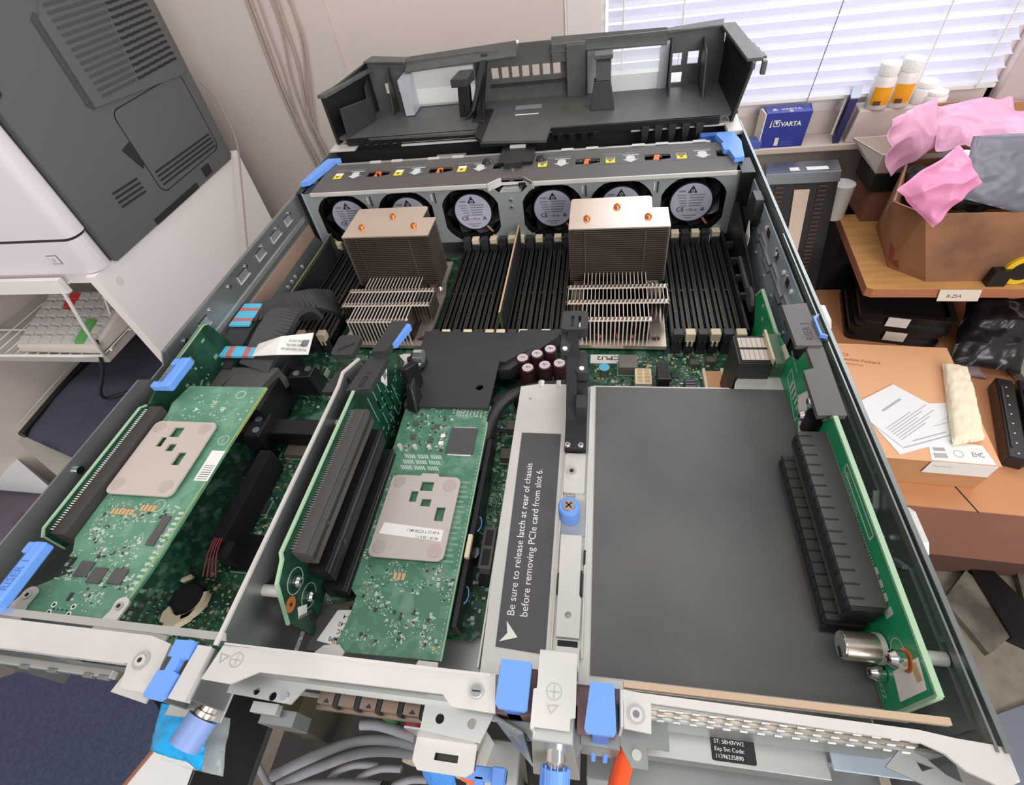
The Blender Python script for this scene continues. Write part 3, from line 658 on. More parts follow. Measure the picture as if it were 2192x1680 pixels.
for x in FX:
    mb=MB(); mb.prism(rrect(x-20,429,x+19,453,1.5),'z',86.6,86.75,charcoal)
    X0=x-10; mb.box((X0-4.5,432,86.75),(X0+4,444,86.9),yellow); mb.box((X0-4,438.8,86.9),(X0+3.5,443.6,87),white if x<200 else grey_ink); mb.prism([(X0-3,438),(X0+2,438),(X0-.5,433.6)],'z',86.9,87,M('icon_olive',(120,110,30),.6) if 'icon_olive' not in MATS else MATS['icon_olive'])
    A=x+8; mb.prism([(A,430.8),(A+7,437),(A+4,437),(A+4,442.6),(A+2,444.6),(A-2,444.6),(A-4,442.6),(A-4,437),(A-7,437)],'z',86.75,86.9,M('print_grey',(206,204,202),.6) if 'print_grey' not in MATS else MATS['print_grey'])
    mb.box((x-17,450,86.75),(x+17,451.4,86.85),grey_ink); mb.box((x-15,448,86.75),(x+12,448.8,86.85),grey_ink); mb.box((x+1,445.8,86.75),(x+16,446.8,86.85),MATS['print_grey'])
    mb.build('printed_label',ft)
for p in ([(1,416),(9,418),(14,438),(20,466),(25,468),(25,470),(10,470),(8,464)],[(424.2,418),(416,416),(413.6,433),(409.6,434),(409,446),(411.3,450),(406.6,468),(410,471),(423,471),(426.6,450)]):
    mb=MB(); q=[(a,b+2) for a,b in p]; q=q[::-1] if p[0][0]<200 else q
    mb.prism(q if p[0][0]>200 else q[::-1],'z',86.8,91,blue); mb.build('handle',ft,bevel=.4)
mb=MB(); mb.box((1,405,20),(15,425,86),black); mb.build('guide_bracket',ft); mb=MB(); mb.box((420,400,4),(431,428,86),black); mb.build('guide_bracket',ft); mb=MB(); mb.box((202,438,60),(236,476,90),black); mb.box((209,432,76),(226,440,92),ink); mb.box((210,470,88),(226,474,92),white_zinc); mb.box((206,430,60),(232,450,82),black)
mb.cyl((217,432,80),(217,432,88),1.6,chrome,12,r2=2.6); mb.cyl((217,420,79),(217,420,82),4,steel_mid,16,r2=1.5)
for x in (190,244): mb.lathe([(0,4),(4,3),(6,0)],(x,448,86.6),black,16)
mb.build('guide_bracket',ft)
# ================================================================ drive backplane behind the fans
bp=thing('drive_backplane','dark green backplane board with black connectors between the fan tray and the drive bay','circuit board',(217,490,5))
mb=MB(); mb.box((20,486,5),(420,488,78),pcb_main); mb.box((10,470,3),(425,486,10),ink); mb.build('board',bp)
mb=MB(); bits(mb,250,476,330,485,68,380,[silk,silk_dim,solder,chip_blk],.6,2,h=(.4,3)); mb.box((250,475,60),(335,486,68),MATS['main_board']); mb.build('small_components',bp)['kind']='stuff'
for a,b in ((338,352),(360,378),(380,398),(120,138),(90,104),(48,70)):
    mb=MB(); mb.box((a,472,50),(b,486,80),black); mb.box((a+2,471.6,78),(b-2,472,79),dark); mb.box((a+1,474,80),(b-1,484,80.4),dark); mb.build('cable_connector',bp,bevel=.5)
mb=MB(); mb.box((128,470,60),(160,486,82),steel_mid)
for x in (136,150): mb.cyl((x,470,76),(x,469.4,76),1.8,dark,12)
mb.build('bracket',bp)
mb=MB(); mb.cyl((400,490,72),(400,478,72),9,blue_d,20); mb.box((396,484,70),(424,492,84),blue_d); mb.build('release_knob',bp,bevel=.5)
# ================================================================ air shroud, standing on top
sh=thing('air_shroud','large black plastic air shroud with clear windows, resting upside down on the front drive bay','air shroud',(220,545,89))
def sheetx(mb,pts,x0,x1,mat): mb.prism(pts,'x',x0,x1,mat)
mb=MB()
mb.prism([(6,516),(22,508),(172,502),(178,478),(247,470),(249,500),(330,499),(414,498),(432,508),(428,591),(300,592),(178,592),(30,592),(10,575)],'z',93.5,96,charcoal)
mb.box((20,507,89),(170,509.5,96),black); mb.box((178,478,89.5),(247,480,94),black); mb.box((250,498,88.5),(414,500.6,96),black)
mb.prism([(172,486),(180,476),(180,560),(168,560)],'z',95,98,black)
for x in (34,45,56,67,78): mb.box((x,505,84),(x+6,508,92),black)
for x in (256,268,280,292): mb.box((x,497,82),(x+6,500,90),black)
for x in (340,353,366,379,392): mb.hexa([(x+1,494,76),(x+6,494,76),(x+6,500,76),(x+1,500,76),(x,496,92),(x+8,496,92),(x+8,500,92),(x,500,92)],black)
mb.box((205,556,96),(235,566,97.2),grey_ink); mb.box((207,540,96),(233,541.6,96.6),white)
mb.build('floor_panel',sh,bevel=.4)
mb=MB()  # back wall with vents and window openings
bh=[rect(80,98,156,134),rect(310,96,362,136)]
for i in range(7): bh.append(rect(177+i*11.6,118,185+i*11.6,129))
bh+= [rect(48,113,56,124),rect(64,113.5,73,125.5),rect(372,115.5,383,127),rect(389,116,400,127.5),rect(374,99,385,109)]
mb.prism([(30,95),(428,95),(422,148),(282,148),(280,143),(246,142),(245,150),(210,150),(208,143),(168,146),(80,144),(34,148)],'y',591,593.4,charcoal,holes=bh)
mb.build('back_wall',sh)
mb=MB(); mb.box((262,582,96),(282,592,146),charcoal); mb.build('wall_post',sh,bevel=.4)
mb=MB(); mb.box((176,586,111),(262,592,113),ink); mb.build('wall_ledge',sh)
mb=MB() # rim
mb.hexa([(32,586,147),(80,586,143),(80,604,143),(36,606,147),(32,586,149),(80,586,145),(80,604,145),(36,606,149)],charcoal); mb.hexa([(80,580,135),(208,586,139),(208,600,149),(80,600,144),(80,580,137),(208,586,141),(208,601,151),(80,601,146)],charcoal); mb.hexa([(245,586,139),(366,584,137),(366,600,147),(245,600,149),(245,586,141),(366,584,139),(366,601,149),(245,601,151)],charcoal); mb.hexa([(366,590,145),(420,588,147),(422,602,149),(366,602,146),(366,590,147),(420,588,149),(422,602,151),(366,602,148)],charcoal)
mb.prism([(3,510),(13,510),(42,598),(34,604)],'z',138,141,charcoal)
mb.hexa([(418,592,147),(432,592,147),(444,505,138),(430,505,138),(418,592,149),(432,592,149),(444,505,141),(430,505,141)][0:8] if False else [(430,505,138),(444,505,138),(432,594,146),(418,594,146),(430,505,141),(444,505,141),(432,594,149),(418,594,149)],charcoal)
mb.box((246,586,130),(282,591,147),charcoal); mb.hexa([(205,598,143),(211,598,143),(211,602,143),(205,602,143),(207,598,151),(209,598,151),(209,602,151),(207,602,151)],white)
mb.box((443,500,128),(447,506,139),charcoal); mb.box((434,500,133),(437,506,139),charcoal)
for k in range(5): mb.hexa([(440-k*1.2,510+k*15,139),(448-k*1.6,510+k*15,138),(447-k*1.6,521+k*15,139),(438-k*1.2,521+k*15,140),(440-k*1.2,510+k*15,141),(448-k*1.6,510+k*15,140),(447-k*1.6,521+k*15,141),(438-k*1.2,521+k*15,142)],charcoal)
mb.build('rim',sh,bevel=.6)
mb=MB() # end walls and ribs
mb.hexa([(5,512,89),(8,512,89),(34,592,95),(31,592,95),(5,512,139),(8,512,139),(36,600,147),(33,600,147)],black)
mb.build('end_wall',sh,bevel=.5); mb=MB()
mb.hexa([(424,500,89),(427,500,89),(427,592,95),(424,592,95),(436,506,139),(439,506,139),(427,594,147),(424,594,147)],black)
mb.build('end_wall',sh,bevel=.5); mb=MB()
mb.hexa([(20,512,96),(22,512,96),(40,560,96),(38,560,96),(22,512,126),(24,512,126),(40,560,120),(38,560,120)],dark)
mb.build('rib',sh,bevel=.5)
mb=MB()
for x,y0,h in ((30,560,134),(58,566,140),(370,560,142),(402,545,140)): mb.hexa([(x,y0,95),(x+1.4,y0,95),(x+1.4,591,95),(x,591,95),(x,y0+14,h-6),(x+1.4,y0+14,h-6),(x+1.4,591,h),(x,591,h)],dark)
mb.hexa([(150,538,96),(153,538,96),(165,590,96),(162,590,96),(160,540,104),(163,540,104),(176,590,144),(168,590,144)],black)
mb.hexa([(160,530,96),(176,520,96),(172,560,96),(160,560,96),(166,534,100),(176,524,100),(170,560,112),(164,560,112)],black)
mb.build('rib',sh,bevel=.3)
mb=MB()
mb.hexa([(143,548,96),(156,548,96),(156,562,96),(143,562,96),(146,550,128),(158,550,128),(158,564,128),(146,564,128)],black); mb.hexa([(140,546,126),(158,546,126),(162,570,126),(146,570,126),(140,546,134),(158,546,134),(162,570,136),(146,570,136)],dark)
mb.box((146,544,100),(150,548,108),black); mb.build('latch_post',sh,bevel=.6)
mb=MB()
mb.hexa([(288,536,96),(314,536,96),(312,556,96),(290,556,96),(292,546,120),(309,546,120),(309,560,120),(292,560,120)],black)
mb.hexa([(294,548,118),(309,548,118),(309,562,118),(294,562,118),(294,560,138),(309,560,138),(309,572,138),(294,572,138)],dark); mb.box((292,556,137),(311,572,141),charcoal); mb.box((299,545,112),(303,548,118),ink)
mb.build('latch_post',sh,bevel=.6)
mb=MB(); mb.box((78,589,97),(158,589.6,136),clear); mb.build('clear_window',sh)
mb=MB(); mb.box((76,562,97),(86,588,134),M('milky_film',(188,190,200),.25,alpha=.75)); mb.build('window_fold',sh)
mb=MB(); mb.box((284,589,96),(368,589.6,138),clear); mb.box((310,588,96),(362,588.6,112),M('frosted_film',(214,216,218),.4,alpha=.8)); mb.box((360,586,96),(369,588,140),MATS['milky_film']); mb.build('clear_window',sh)
# ================================================================ riser 1 with latches
r1=thing('riser_card','left riser card along the left chassis wall, with one long empty slot','riser card',(14,90,10))
mb=MB(); mb.prism([(41,66),(41,81),(44,83.4),(128,83.4),(132,81),(134,30),(60,26),(60,66)][::-1],'x',12,13.6,pcb_dark); mb.prism([(40,81),(44,84),(128,84),(132.6,81.4),(132,80.4),(128,83.2),(44,83.2),(41,80.4)],'x',12.3,13.8,edge_green); mb.prism([(40.4,66),(40.4,81),(41,81),(41,66)],'x',12.3,13.8,edge_green); mb.build('board',r1)
mb=MB(); mb.box((14.2,43,68),(23.8,132.5,80),MATS['slot_dark'] if 'slot_dark' in MATS else M('slot_dark',(58,54,54),.5)); mb.box((18,43,66),(24.6,132,68),black); mb.box((23.8,44,70),(24.1,132,73),black); mb.build('card_slot',r1,bevel=.4)
mb=MB()
for i in range(60): mb.box((13.6,45+i*1.42,80.2),(15.4,45.5+i*1.42,80.7),white)
mb.build('pins',r1)['kind']='stuff'
mb=MB(); mb.prism([(134,30),(134,80),(150,84),(206,86),(210,84),(222,40),(222,14),(150,14)],'x',12,13.6,pcb_dark); mb.prism([(150,84),(206,86),(210,84),(210,83),(206,85),(150,83)],'x',11.6,14,edge_green); bits(mb,13,150,13.2,200,0,0,[silk])
for i in range(26): 
    y=rnd.uniform(152,206); z=rnd.uniform(50,80); mb.box((13.6,y,z),(14,y+rnd.uniform(1,4),z+rnd.uniform(.5,3)),silk_dim)
mb.build('board_extension',r1)
def bluelatch(y0,y1,root,txt,x0=18,x1=31):
    mb=MB(); mb.box((x1-7,y0,86),(x1,y1,92),blue); mb.box((x0,y0,86),(x1-6,y0+5,91),blue); mb.box((x0+2,y1-6,86),(x1-6,y1,91),blue); mb.box((x0+1,y0+4,84),(x0+6,y1-4,88),blue_d)
    if txt: mb.text(txt,6.4,frame((x1-1.2,y0+8,92.05),(0,1,0),(-1,0,0)),blue_d,.78,.012)
    mb.build('release_latch',root,bevel=1)
bluelatch(1,34,r1,'RISER 1',18,32); bluelatch(140,166,r1,None,17,32)
# ================================================================ adapter cards
def plate(mb,x0,y0,x1,y1,z,mat,holes):
    mb.prism(rrect(x0,y0,x1,y1,4,5),'z',z,z+1.2,mat,holes=holes)
from mathutils import noise as mn_
mnoise2=lambda x,y: mn_.noise(Vector((x*.09,y*.09,3)))>-.08
c1=thing('expansion_card','green expansion card with a plain silver backplate, plugged into the left riser','expansion card',(50,80,72))
mb=MB(); mb.prism([(24.4,44),(29,37),(29,34),(35,34),(35,25),(25,19),(18,14),(18,3),(78.5,3),(82,30),(84,156),(26,156),(22,140),(24.4,132)],'z',72.4,74,pcb_card)
mb.prism([(78.5,3),(79.3,3),(84.8,156),(84,156)],'z',72.4,74.02,edge_yellow); mb.build('board',c1)
kp=lambda x,y: not(18<x<70 and 66<y<126) and x>29 and mnoise2(x,y)
mb=MB()
bits(mb,30,12,80,66,74,520,[silk,silk,silk_dim,solder,chip_blk],.5,2.2,(.1,.5),keep=kp); dots(mb,32,8,80,66,74.1,420,white,.24,kp)
bits(mb,32,126,80,150,74,90,[silk_dim,silk],.5,1.6,(.05,.15)); dots(mb,28,46,31,128,74.1,120,silk,.3)
for k in range(6): mb.box((36+k*2.4,59,74),(37.6+k*2.4,62.4,75),tan)
for k in range(4): mb.box((53+k*2.4,62,74),(54.6+k*2.4,65.6,75),tan)
for k in range(14): mb.box((76+k*.1,20+k*3.2,74),(79+k*.1,21.6+k*3.2,74.2),silk)
mb.build('small_components',c1)['kind']='stuff'
mb=MB()
for c,r in (((72,152),0),): pass
mb.prism(circ(69,149,3.4,24),'z',74,74.15,silk,holes=[circ(69,149,2.8,24)]); mb.prism(circ(77,112,3.6,24),'z',74,74.15,silk,holes=[circ(77,112,3.2,24)]); mb.prism(circ(62,66,4,24),'z',74,74.15,silk,holes=[circ(62,66,3.5,24)])
R_=(-.3,-.95,0); 
mb.text('A',5,frame((42,137,74.1),(0,-1,0),(1,0,0)),white,1,.01); mb.text('B',5,frame((61,138,74.1),(0,-1,0),(1,0,0)),white,1,.01); mb.text('RU',4,frame((52.6,143,74.1),(0,-1,0),(1,0,0)),cream,1,.02)
mb.text('VA3',2.4,frame((75.8,114,74.1),(0,-1,0),(1,0,0)),silk); mb.text('ICT',2.4,frame((60.8,68,74.1),(0,-1,0),(1,0,0)),silk)
mb.text('BCE',5,frame((40,22,74.1),(-.2,1,0),(-1,-.2,0)),silk,.8,.01)
for i,t in enumerate(('2016 V1','L16','Rev A')): mb.text(t,2,frame((44+i*2.4,150,74.1),(0,-1,0),(1,0,0)),silk_dim)
mb.build('printed_marks',c1)
mb=MB(); plate(mb,25.4,70,69.4,122.5,76.4,M('backplate',(206,196,188),.38,.35),[rect(41.4,110.4,48.6,118),rect(37,103,41.1,110.2),rect(45.6,100,51,105.4),rect(56,90.5,61.4,99.6)])
mb.build('backplate',c1,bevel=.3)
M('plate_disc',(196,184,176),.42,.4)
for x,y in ((31,117),(63.4,117),(31,76),(63,76)): mb=MB(); mb.cyl((x,y,77.6),(x,y,77.9),4,MATS['plate_disc'],24); mb.build('rivet',c1)
mb=MB(); mb.box((74,83,74.1),(83,104,74.3),white)
for i in range(7): mb.box((75.4,84+i*1.5,74.3),(82,84.5+i*1.5,74.35),grey_ink)
mb.build('sticker',c1)
def chipc(x0,y0,x1,y1,root,z=74,leads=True):
    mb=MB(); mb.box((x0,y0,z),(x1,y1,z+1.2),charcoal)
    if leads:
        n=int((y1-y0)/1.1)
        for i in range(n): mb.box((x0-1,y0+.4+i*1.1,z),(x0,y0+.8+i*1.1,z+.5),solder); mb.box((x1,y0+.4+i*1.1,z),(x1+1,y0+.8+i*1.1,z+.5),solder)
    mb.build('chip',root,bevel=.2)
chipc(70,43,75,60,c1)
for x,y in ((40,24),(50,21.5),(62,22)): chipc(x,y,x+8,y+8,c1,leads=False); 
mb=MB()
for x,y in ((30,16),(36,16),(30,13)): pass
for x,y in ((42,10),(44.5,10),(47,10),(49.5,10)): mb.cyl((x,y-2,74),(x,y-2,74.1),.5,ink,10)
for x in (40.5,52): 
    for y in (6.4,10): mb.prism(circ(x,y,1.4,14),'z',74,74.12,white,holes=[circ(x,y,.8,14)]); mb.cyl((x,y,74),(x,y,74.13),.8,ink,12)
mb.build('connector_holes',c1)
mb=MB() # bracket with two screw ears
mb.prism([(-20,-1),(14,0),(20,12)]+circ(24,13,4,8,170,20)+[(27,8),(29,1),(71,1),(75,10)]+circ(78.5,12.5,4,8,170,10)+[(81,3),(112,2),(112,-2.6),(-20,-2.6)],'z',74.6,75.8,white_zinc)
for x,y in ((24,12.6),(78.3,12)): mb.cyl((x,y,75.8),(x,y,76.4),2,steel_mid,18); mb.cyl((x,y,76.4),(x,y,76.5),1,ink,12)
mb.build('bracket',c1,bevel=.3)
mb=MB(); mb.box((68,66,12),(77,134,32),ink); mb.box((72,58,12),(82,68,28),ink)
for k in range(4): mb.tube([(74+k*1.6,66,36),(70+k*2,58,30),(66+k*3,48,20)],.5,MATS['wire_red'],6)
mb.build('card_underside_heat_sink',c1,bevel=.4)
# ---- card 2 (low in riser 2)
c2=thing('expansion_card','green expansion card whose silver backplate carries a white sticker, in the middle riser','expansion card',(200,90,34))
mb=MB(); mb.prism([(171,44),(176,40),(176,30),(173,12),(229.5,13),(228.6,176),(167,174),(168,134)],'z',34.4,36,pcb_card2); mb.prism([(229.5,13),(230.1,13),(229.2,176),(228.6,176)],'z',34.4,36.02,edge_green)
mb.build('board',c2)
kp=lambda x,y: not(175<x<222 and 60<y<116) and mnoise2(x,y)
mb=MB()
bits(mb,176,18,228,60,36,420,[silk,solder,chip_blk,silk,silk_dim],.5,2,(.1,.6),keep=kp); dots(mb,176,16,229,60,36.1,360,white,.24,kp)
bits(mb,172,60,178,116,36,120,[silk,solder],.5,1.8,(.1,.5)); bits(mb,172,135,203,172,36,130,[silk,solder,chip_blk],.5,1.8,(.1,.8)); dots(mb,205,165,227,172,36.1,80,white,.28)
for k in range(56): mb.add([(227.6,16+k*2.8,36.05),(228.2,16+k*2.8,36.05),(228.2,16.6+k*2.8,36.05),(227.6,16.6+k*2.8,36.05)],[(0,1,2,3)],silk)
for r in range(3):
    for q in range(3):
        for k in range(5): mb.prism([(177+q*9+k*1.5,133-r*4.4),(178+q*9+k*1.5,133-r*4.4),(180+q*9+k*1.5,130-r*4.4),(179+q*9+k*1.5,130-r*4.4)][::-1],'z',36,36.12,silk)
for k in range(8): mb.box((206+k*2.4,166,36),(206.6+k*2.4,174,36.12),silk); 
for k in range(16): mb.box((216,62+k*3.4,36),(226-(k%3),63.4+k*3.4,36.12),silk_dim)
for k in range(3): mb.box((194+k*2.4,50,36),(195.8+k*2.4,54,37),tan)
mb.build('small_components',c2)['kind']='stuff'
mb=MB(); mb.text('A',5,frame((172,174,36.1),(0,-1,0),(1,0,0)),white,1,.01); mb.text('B',5,frame((186,174,36.1),(0,-1,0),(1,0,0)),white,1,.01); mb.cyl((170,171,36),(170,171,36.1),1,ink,12)
for x,y in ((172,16),(225,18),(225,172)): mb.cyl((x,y,36),(x,y,36.15),.8,gold,12)
mb.build('printed_marks',c2)
mb=MB(); plate(mb,176,61,220.5,115,38,MATS['backplate'],[rect(196,104.4,204,111),rect(191,96.6,195.6,104),rect(199,94,205,99),rect(209.6,85,215,94)])
mb.prism([(194,115),(206,115),(205,117),(195,117)],'z',38,39.2,MATS['backplate']); mb.build('backplate',c2,bevel=.3)
for x,y in ((182,110),(214.4,109),(182,67),(214.6,67)): mb=MB(); mb.cyl((x,y,39.2),(x,y,39.6),4,MATS['plate_disc'],24 if x>200 else 6); mb.build('rivet',c2)
mb=MB(); mb.prism([(179,75),(180,82),(217,79.6),(217,72.6)],'z',39.2,39.35,white)
mb.text('4 68 23 7 CC0B M0.1',2.5,frame((215,78.2,39.4),(-1,.04,0),(-.04,-1,0)),grey_ink,.9,.01); mb.text('88 28 1 28 8 V.1',2.3,frame((215,74.8,39.4),(-1,.04,0),(-.04,-1,0)),grey_ink,.9,.01)
mb.build('sticker',c2)
mb=MB(); mb.box((205.5,134.5,36),(223.5,155,37.6),M('chip_big',(74,76,80),.42)); mb.box((206.4,155,36),(222.6,156.6,36.8),solder); mb.box((206.4,133,36),(222.6,134.5,36.8),solder); mb.build('chip',c2,bevel=.2)
for x,y in ((177,156),(193,154),(178,145),(191,143)): chipc(x,y,x+3.6,y+3.6,c2,36,False)
mb=MB()
for x in (173,183.6,193.6): mb.cyl((x,138,36),(x,138,39),1.5,white_zinc,16); 
for y in (141,147): mb.box((199,y,36),(202,y+2.6,37.4),white)
mb.build('test_pin',c2)
mb=MB(); mb.prism([(166,6),(178,6),(180,12),(176,15),(168,14),(164,10)],'z',36.2,37.2,white_zinc); mb.prism([(216,4),(230,4),(229,12),(219,12)],'z',36.2,37.2,white_zinc); mb.build('bracket',c2,bevel=.3)
mb=MB(); mb.box((156,12,30),(172,36,31),MATS['charcoal_plastic']); mb.prism([(150,2),(172,2),(172,40),(150,34)],'z',27,28,M('dark_film',(84,80,78),.4)); mb.prism([(160,17),(176,15),(176,34),(166,33)],'z',31,31.4,white)
for i,t in enumerate(('51-4','54-42','MAC','GAMP0')): mb.text(t,3.2,frame((175.6,31-i*3.8,31.5),(-1,0,0),(0,-1,0)),ink,.9,.01)
mb.build('underside_sheet',c2)
mb=MB(); mb.box((230.5,30,20),(233.5,150,33),black); mb.box((231,66,33),(233.6,80,36),cream); mb.build('edge_heat_sink',c2,bevel=.4)
mb=MB()
for y in (48,90): mb.prism([(p[0]*.5+233.6,p[1]) for p in circ(0,y,5,12,-80,80)]+[(p[0]*.5+233.6,p[1]) for p in circ(0,y,4.2,12,80,-80)],'z',28,29,blue)
mb.build('edge_clip',c2)
# ================================================================ riser 2
r2=thing('riser_card','middle riser card with three stacked black slots behind a long bare steel side plate','riser card',(156,90,10))
mb=MB(); mb.prism([(20,18),(17,58),(24,72),(28,80),(38,84),(40,87),(142,87),(148,82),(205,60),(214,36),(214,12),(60,12),(45,36),(28,34),(31,50),(24,46),(24,36)][::-1],'x',156,157.6,pcb_dark)
mb.prism([(17,58),(24,72),(28,80),(38,84),(40,87),(142,87),(148,82),(148,83.2),(142,88.2),(39.4,88.2),(37,85),(27,81),(23,73),(16,58.4)][::-1],'x',156.2,157.8,edge_green)
mb.build('board',r2)
mb=MB()
for y0,z0 in ((160,60),(168,48),(176,38)):
    for k in range(3): mb.box((157.6,y0-10+k*8,z0-12),(157.9,y0-9.4+k*8,z0+12),silk_dim)
mb.prism([(172,64),(180,73),(184,64),(176,55)],'x',157.6,158,white); mb.box((158,176,61),(158.1,181,66),grey_ink)
for i in range(60): 
    y=rnd.uniform(150,208); z=rnd.uniform(20,55); mb.box((157.6,y,z),(157.9,y+rnd.uniform(.5,3),z+rnd.uniform(.4,1.4)),silk_dim)
for c in ((34,68,4.6),(33,51,4.6)): mb.prism(circ(*c[:2],c[2]+2,24),'x',157.6,157.8,silk,holes=[circ(*c[:2],c[2]+1.6,24)])
mb.prism(circ(24,64,3.8,24),'x',157.6,158,gold_mask); mb.prism(circ(24,64,1,14),'x',158,158.1,ink)
mb.prism([(21,52),(25,46),(29,50),(25,57)],'x',157.6,157.9,white); mb.prism([(21,52),(25,46),(26,47),(22,53)],'x',157.9,158,grey_ink)
mb.build('printed_marks',r2)
for y,z in ((34,68),(33,51)): mb=MB(); screw(mb,(157.8,y,z),3,(1,0,0),3); mb.build('screw',r2)
for k,(x1,z0,z1,y0,y1,mt) in enumerate(((167.5,70,82,42.6,133,M('slot_brown_grey',(76,70,67),.5)),(169,50,62,42,133,black),(171.5,30,42,40,132,black))):
    mb=MB(); mb.box((158,y0,z0),(x1,y1,z1),mt); mb.box((x1,y0,z0+4.6),(x1+.3,y1,z1-4.8),ink); mb.box((x1-.2,y0+18,z0+4),(x1+.5,y0+20,z1-4),dark)
    mb.box((x1-1.2,y0,z1),(x1-.6,y1,z1+.3),dark); mb.box((x1-.1,y0,z1-2),(x1+.4,y1,z1-1.4),MATS['charcoal_plastic'])
    mb.build('card_slot',r2,bevel=.3)
mb=MB()
for i in range(62): mb.box((157.6,44+i*1.42,82.2),(159.6,44.6+i*1.42,82.6),solder)
mb.build('pins',r2)['kind']='stuff'
mb=MB() # steel side plate
A=[(148.4,-2.4,87.2),(164.6,157,87.2),(166,168,87.2),(176,206,87.2)]
def ribbon(mb,pts,z0,z1,t,mat):
    for (a,b) in zip(pts,pts[1:]):
        mb.hexa([(a[0],a[1],z0),(a[0]+t,a[1],z0),(b[0]+t,b[1],z0),(b[0],b[1],z0),(a[0],a[1],z1),(a[0]+t,a[1],z1),(b[0]+t,b[1],z1),(b[0],b[1],z1)],mat)
ribbon(mb,[(145.6,-2,0),(145,146,0),(143.6,158,0),(150,170,0)],26,87,1.0,steel)
ribbon(mb,[(145.2,-2,0),(144.6,146,0),(143.2,158,0),(149.6,170,0)],86.6,88,1.8,white_zinc)
mb.cyl((146,27,72),(156,27,72),2.8,white_zinc,20); mb.cyl((146,128,74),(156,128,74),2,white_zinc,16); mb.prism([(44,60),(44,78),(100,80),(104,60)],'x',151,152,steel)
mb.build('side_plate',r2)
def handle2(p,txt,z=90,root=None,mat=None,m=None):
    mb=MB(); mb.prism(p,'z',z-4,z,mat or dark)
    if txt: mb.text(txt,4.6,m,black,.9,.01)
    return mb.build('release_latch',root,bevel=.7)
handle2(rrect(131,171,147,190,3),None,90,r2)
mb=MB(); 
for i in range(7): mb.box((135+i*1.4,174+(i*37)%9,90),(136+i*1.4,177+(i*37)%9,90.15),black)
mb.build('grip_marks',r2)
handle2([(152,142),(167,144),(171,172),(158,172)],'RISER 2',88,r2,None,frame((162,145,88.1),(.12,1,0),(-1,.12,0)))
handle2([(160,172),(170,173),(176,202),(165,202)],None,92,r2); handle2([(132,146),(143,146),(147,170),(137,170)],None,82,r2)
mb=MB(); mb.prism([(170.4,180),(173.6,181),(179,199),(175.6,201)],'z',87,91,blue); mb.build('blue_tab',r2,bevel=.5)
mb=MB(); mb.hexa([(167,180,34),(173,178,34),(176,194,30),(170,196,30),(168,182,66),(173,181,66),(177,195,60),(171,197,60)],black); mb.hexa([(170,168,38),(178,166,38),(180,180,34),(172,182,34),(170,178,52),(174,177,52),(176,184,56),(171,186,56)],black); mb.build('lever',r2,bevel=.8)
mb=MB(); mb.cyl((174,199,62),(180,199,62),5,M('spring_silver',(210,220,225),.2,.9),12); mb.build('latch_spring',r2)
# ================================================================ riser 3
r3=thing('riser_card','bright green riser card on the right wall with two notched black slots','riser card',(419,90,46))
mb=MB(); mb.prism([(9,49),(8,88),(130,88),(137,76),(150,78),(158,82),(172,86),(182,84),(186,72),(200,64),(222,60),(228,57),(274,57),(282,46),(268,30),(268,14),(190,14),(187,47)][::-1],'x',419,420.6,pcb_bright)
mb.prism([(8,88),(130,88),(137,76),(137,77.2),(130.6,89.3),(8,89.3)][::-1],'x',418.7,420.9,edge_green); mb.prism([(222,60),(228,57),(274,57),(282,46),(282.8,47),(275,58.4),(228,58.4),(222.4,61.4)][::-1],'x',418.7,420.9,edge_green); mb.prism([(8,49),(8.9,49),(8.9,88),(7.6,88)],'x',418.7,420.9,edge_green)
mb.build('board',r3)
mb=MB(); X=418.9
for p in ([(11,64),(11,84),(21,86),(21,66)],[(196,66),(208,66),(212,60),(200,58)],[(133,62),(150,48),(168,62),(160,76),(150,60),(140,70)]): 
    mb.prism(p,'x',X-.2,X,white)
mb.prism(circ(150,72,6,20),'x',X-.3,X-.1,pcb_bright)
def outl(p,w=.35):
    for a,b in zip(p,p[1:]+p[:1]):
        d=Vector((b[0]-a[0],b[1]-a[1])).normalized(); n=Vector((-d.y,d.x))*w
        mb.prism([(a[0]-n.x,a[1]-n.y),(b[0]-n.x,b[1]-n.y),(b[0]+n.x,b[1]+n.y),(a[0]+n.x,a[1]+n.y)],'x',X-.12,X,silk)
outl([(68,82),(104,82),(104,86),(68,86)]); outl([(158,58),(188,64),(188,56),(160,48)])
mb.text('4in 1',3.4,frame((X-.15,101,82.6),(0,-1,0),(0,0,1)),silk); mb.text('SLOT 6 PCIE G3 X16 CPU2',2.6,frame((X-.15,104,79.2),(0,-1,0),(0,0,1)),silk,.75)
mb.text('BOTTOM SIDE RISER',3,frame((X-.15,196,70),(0,-1,-.1),(0,-.1,1)),silk,.6,.01)
for i in range(5): mb.box((X-.12,163+i*4,54),(X,165+i*4,61),silk)
for i in range(4): mb.box((X-.12,38+i*5.4,74),(X,41+i*5.4,80),silk)
mb.text('MEZZ',4,frame((X-.15,22,52),(0,-1,0),(0,0,1)),silk,.8,.01)
for y,z in ((262,53),(256,46),(244,38)): mb.prism(circ(y,z,1.6,12),'x',X-.1,X,silk)
mb.prism(circ(26,74,5,24),'x',X-.1,X,silk,holes=[circ(26,74,4.6,24)]); mb.prism(circ(18,68,2,16),'x',X-.1,X,silk_dim); mb.box((X-.3,14,80),(X,20,84),tan)
mb.build('printed_marks',r3)
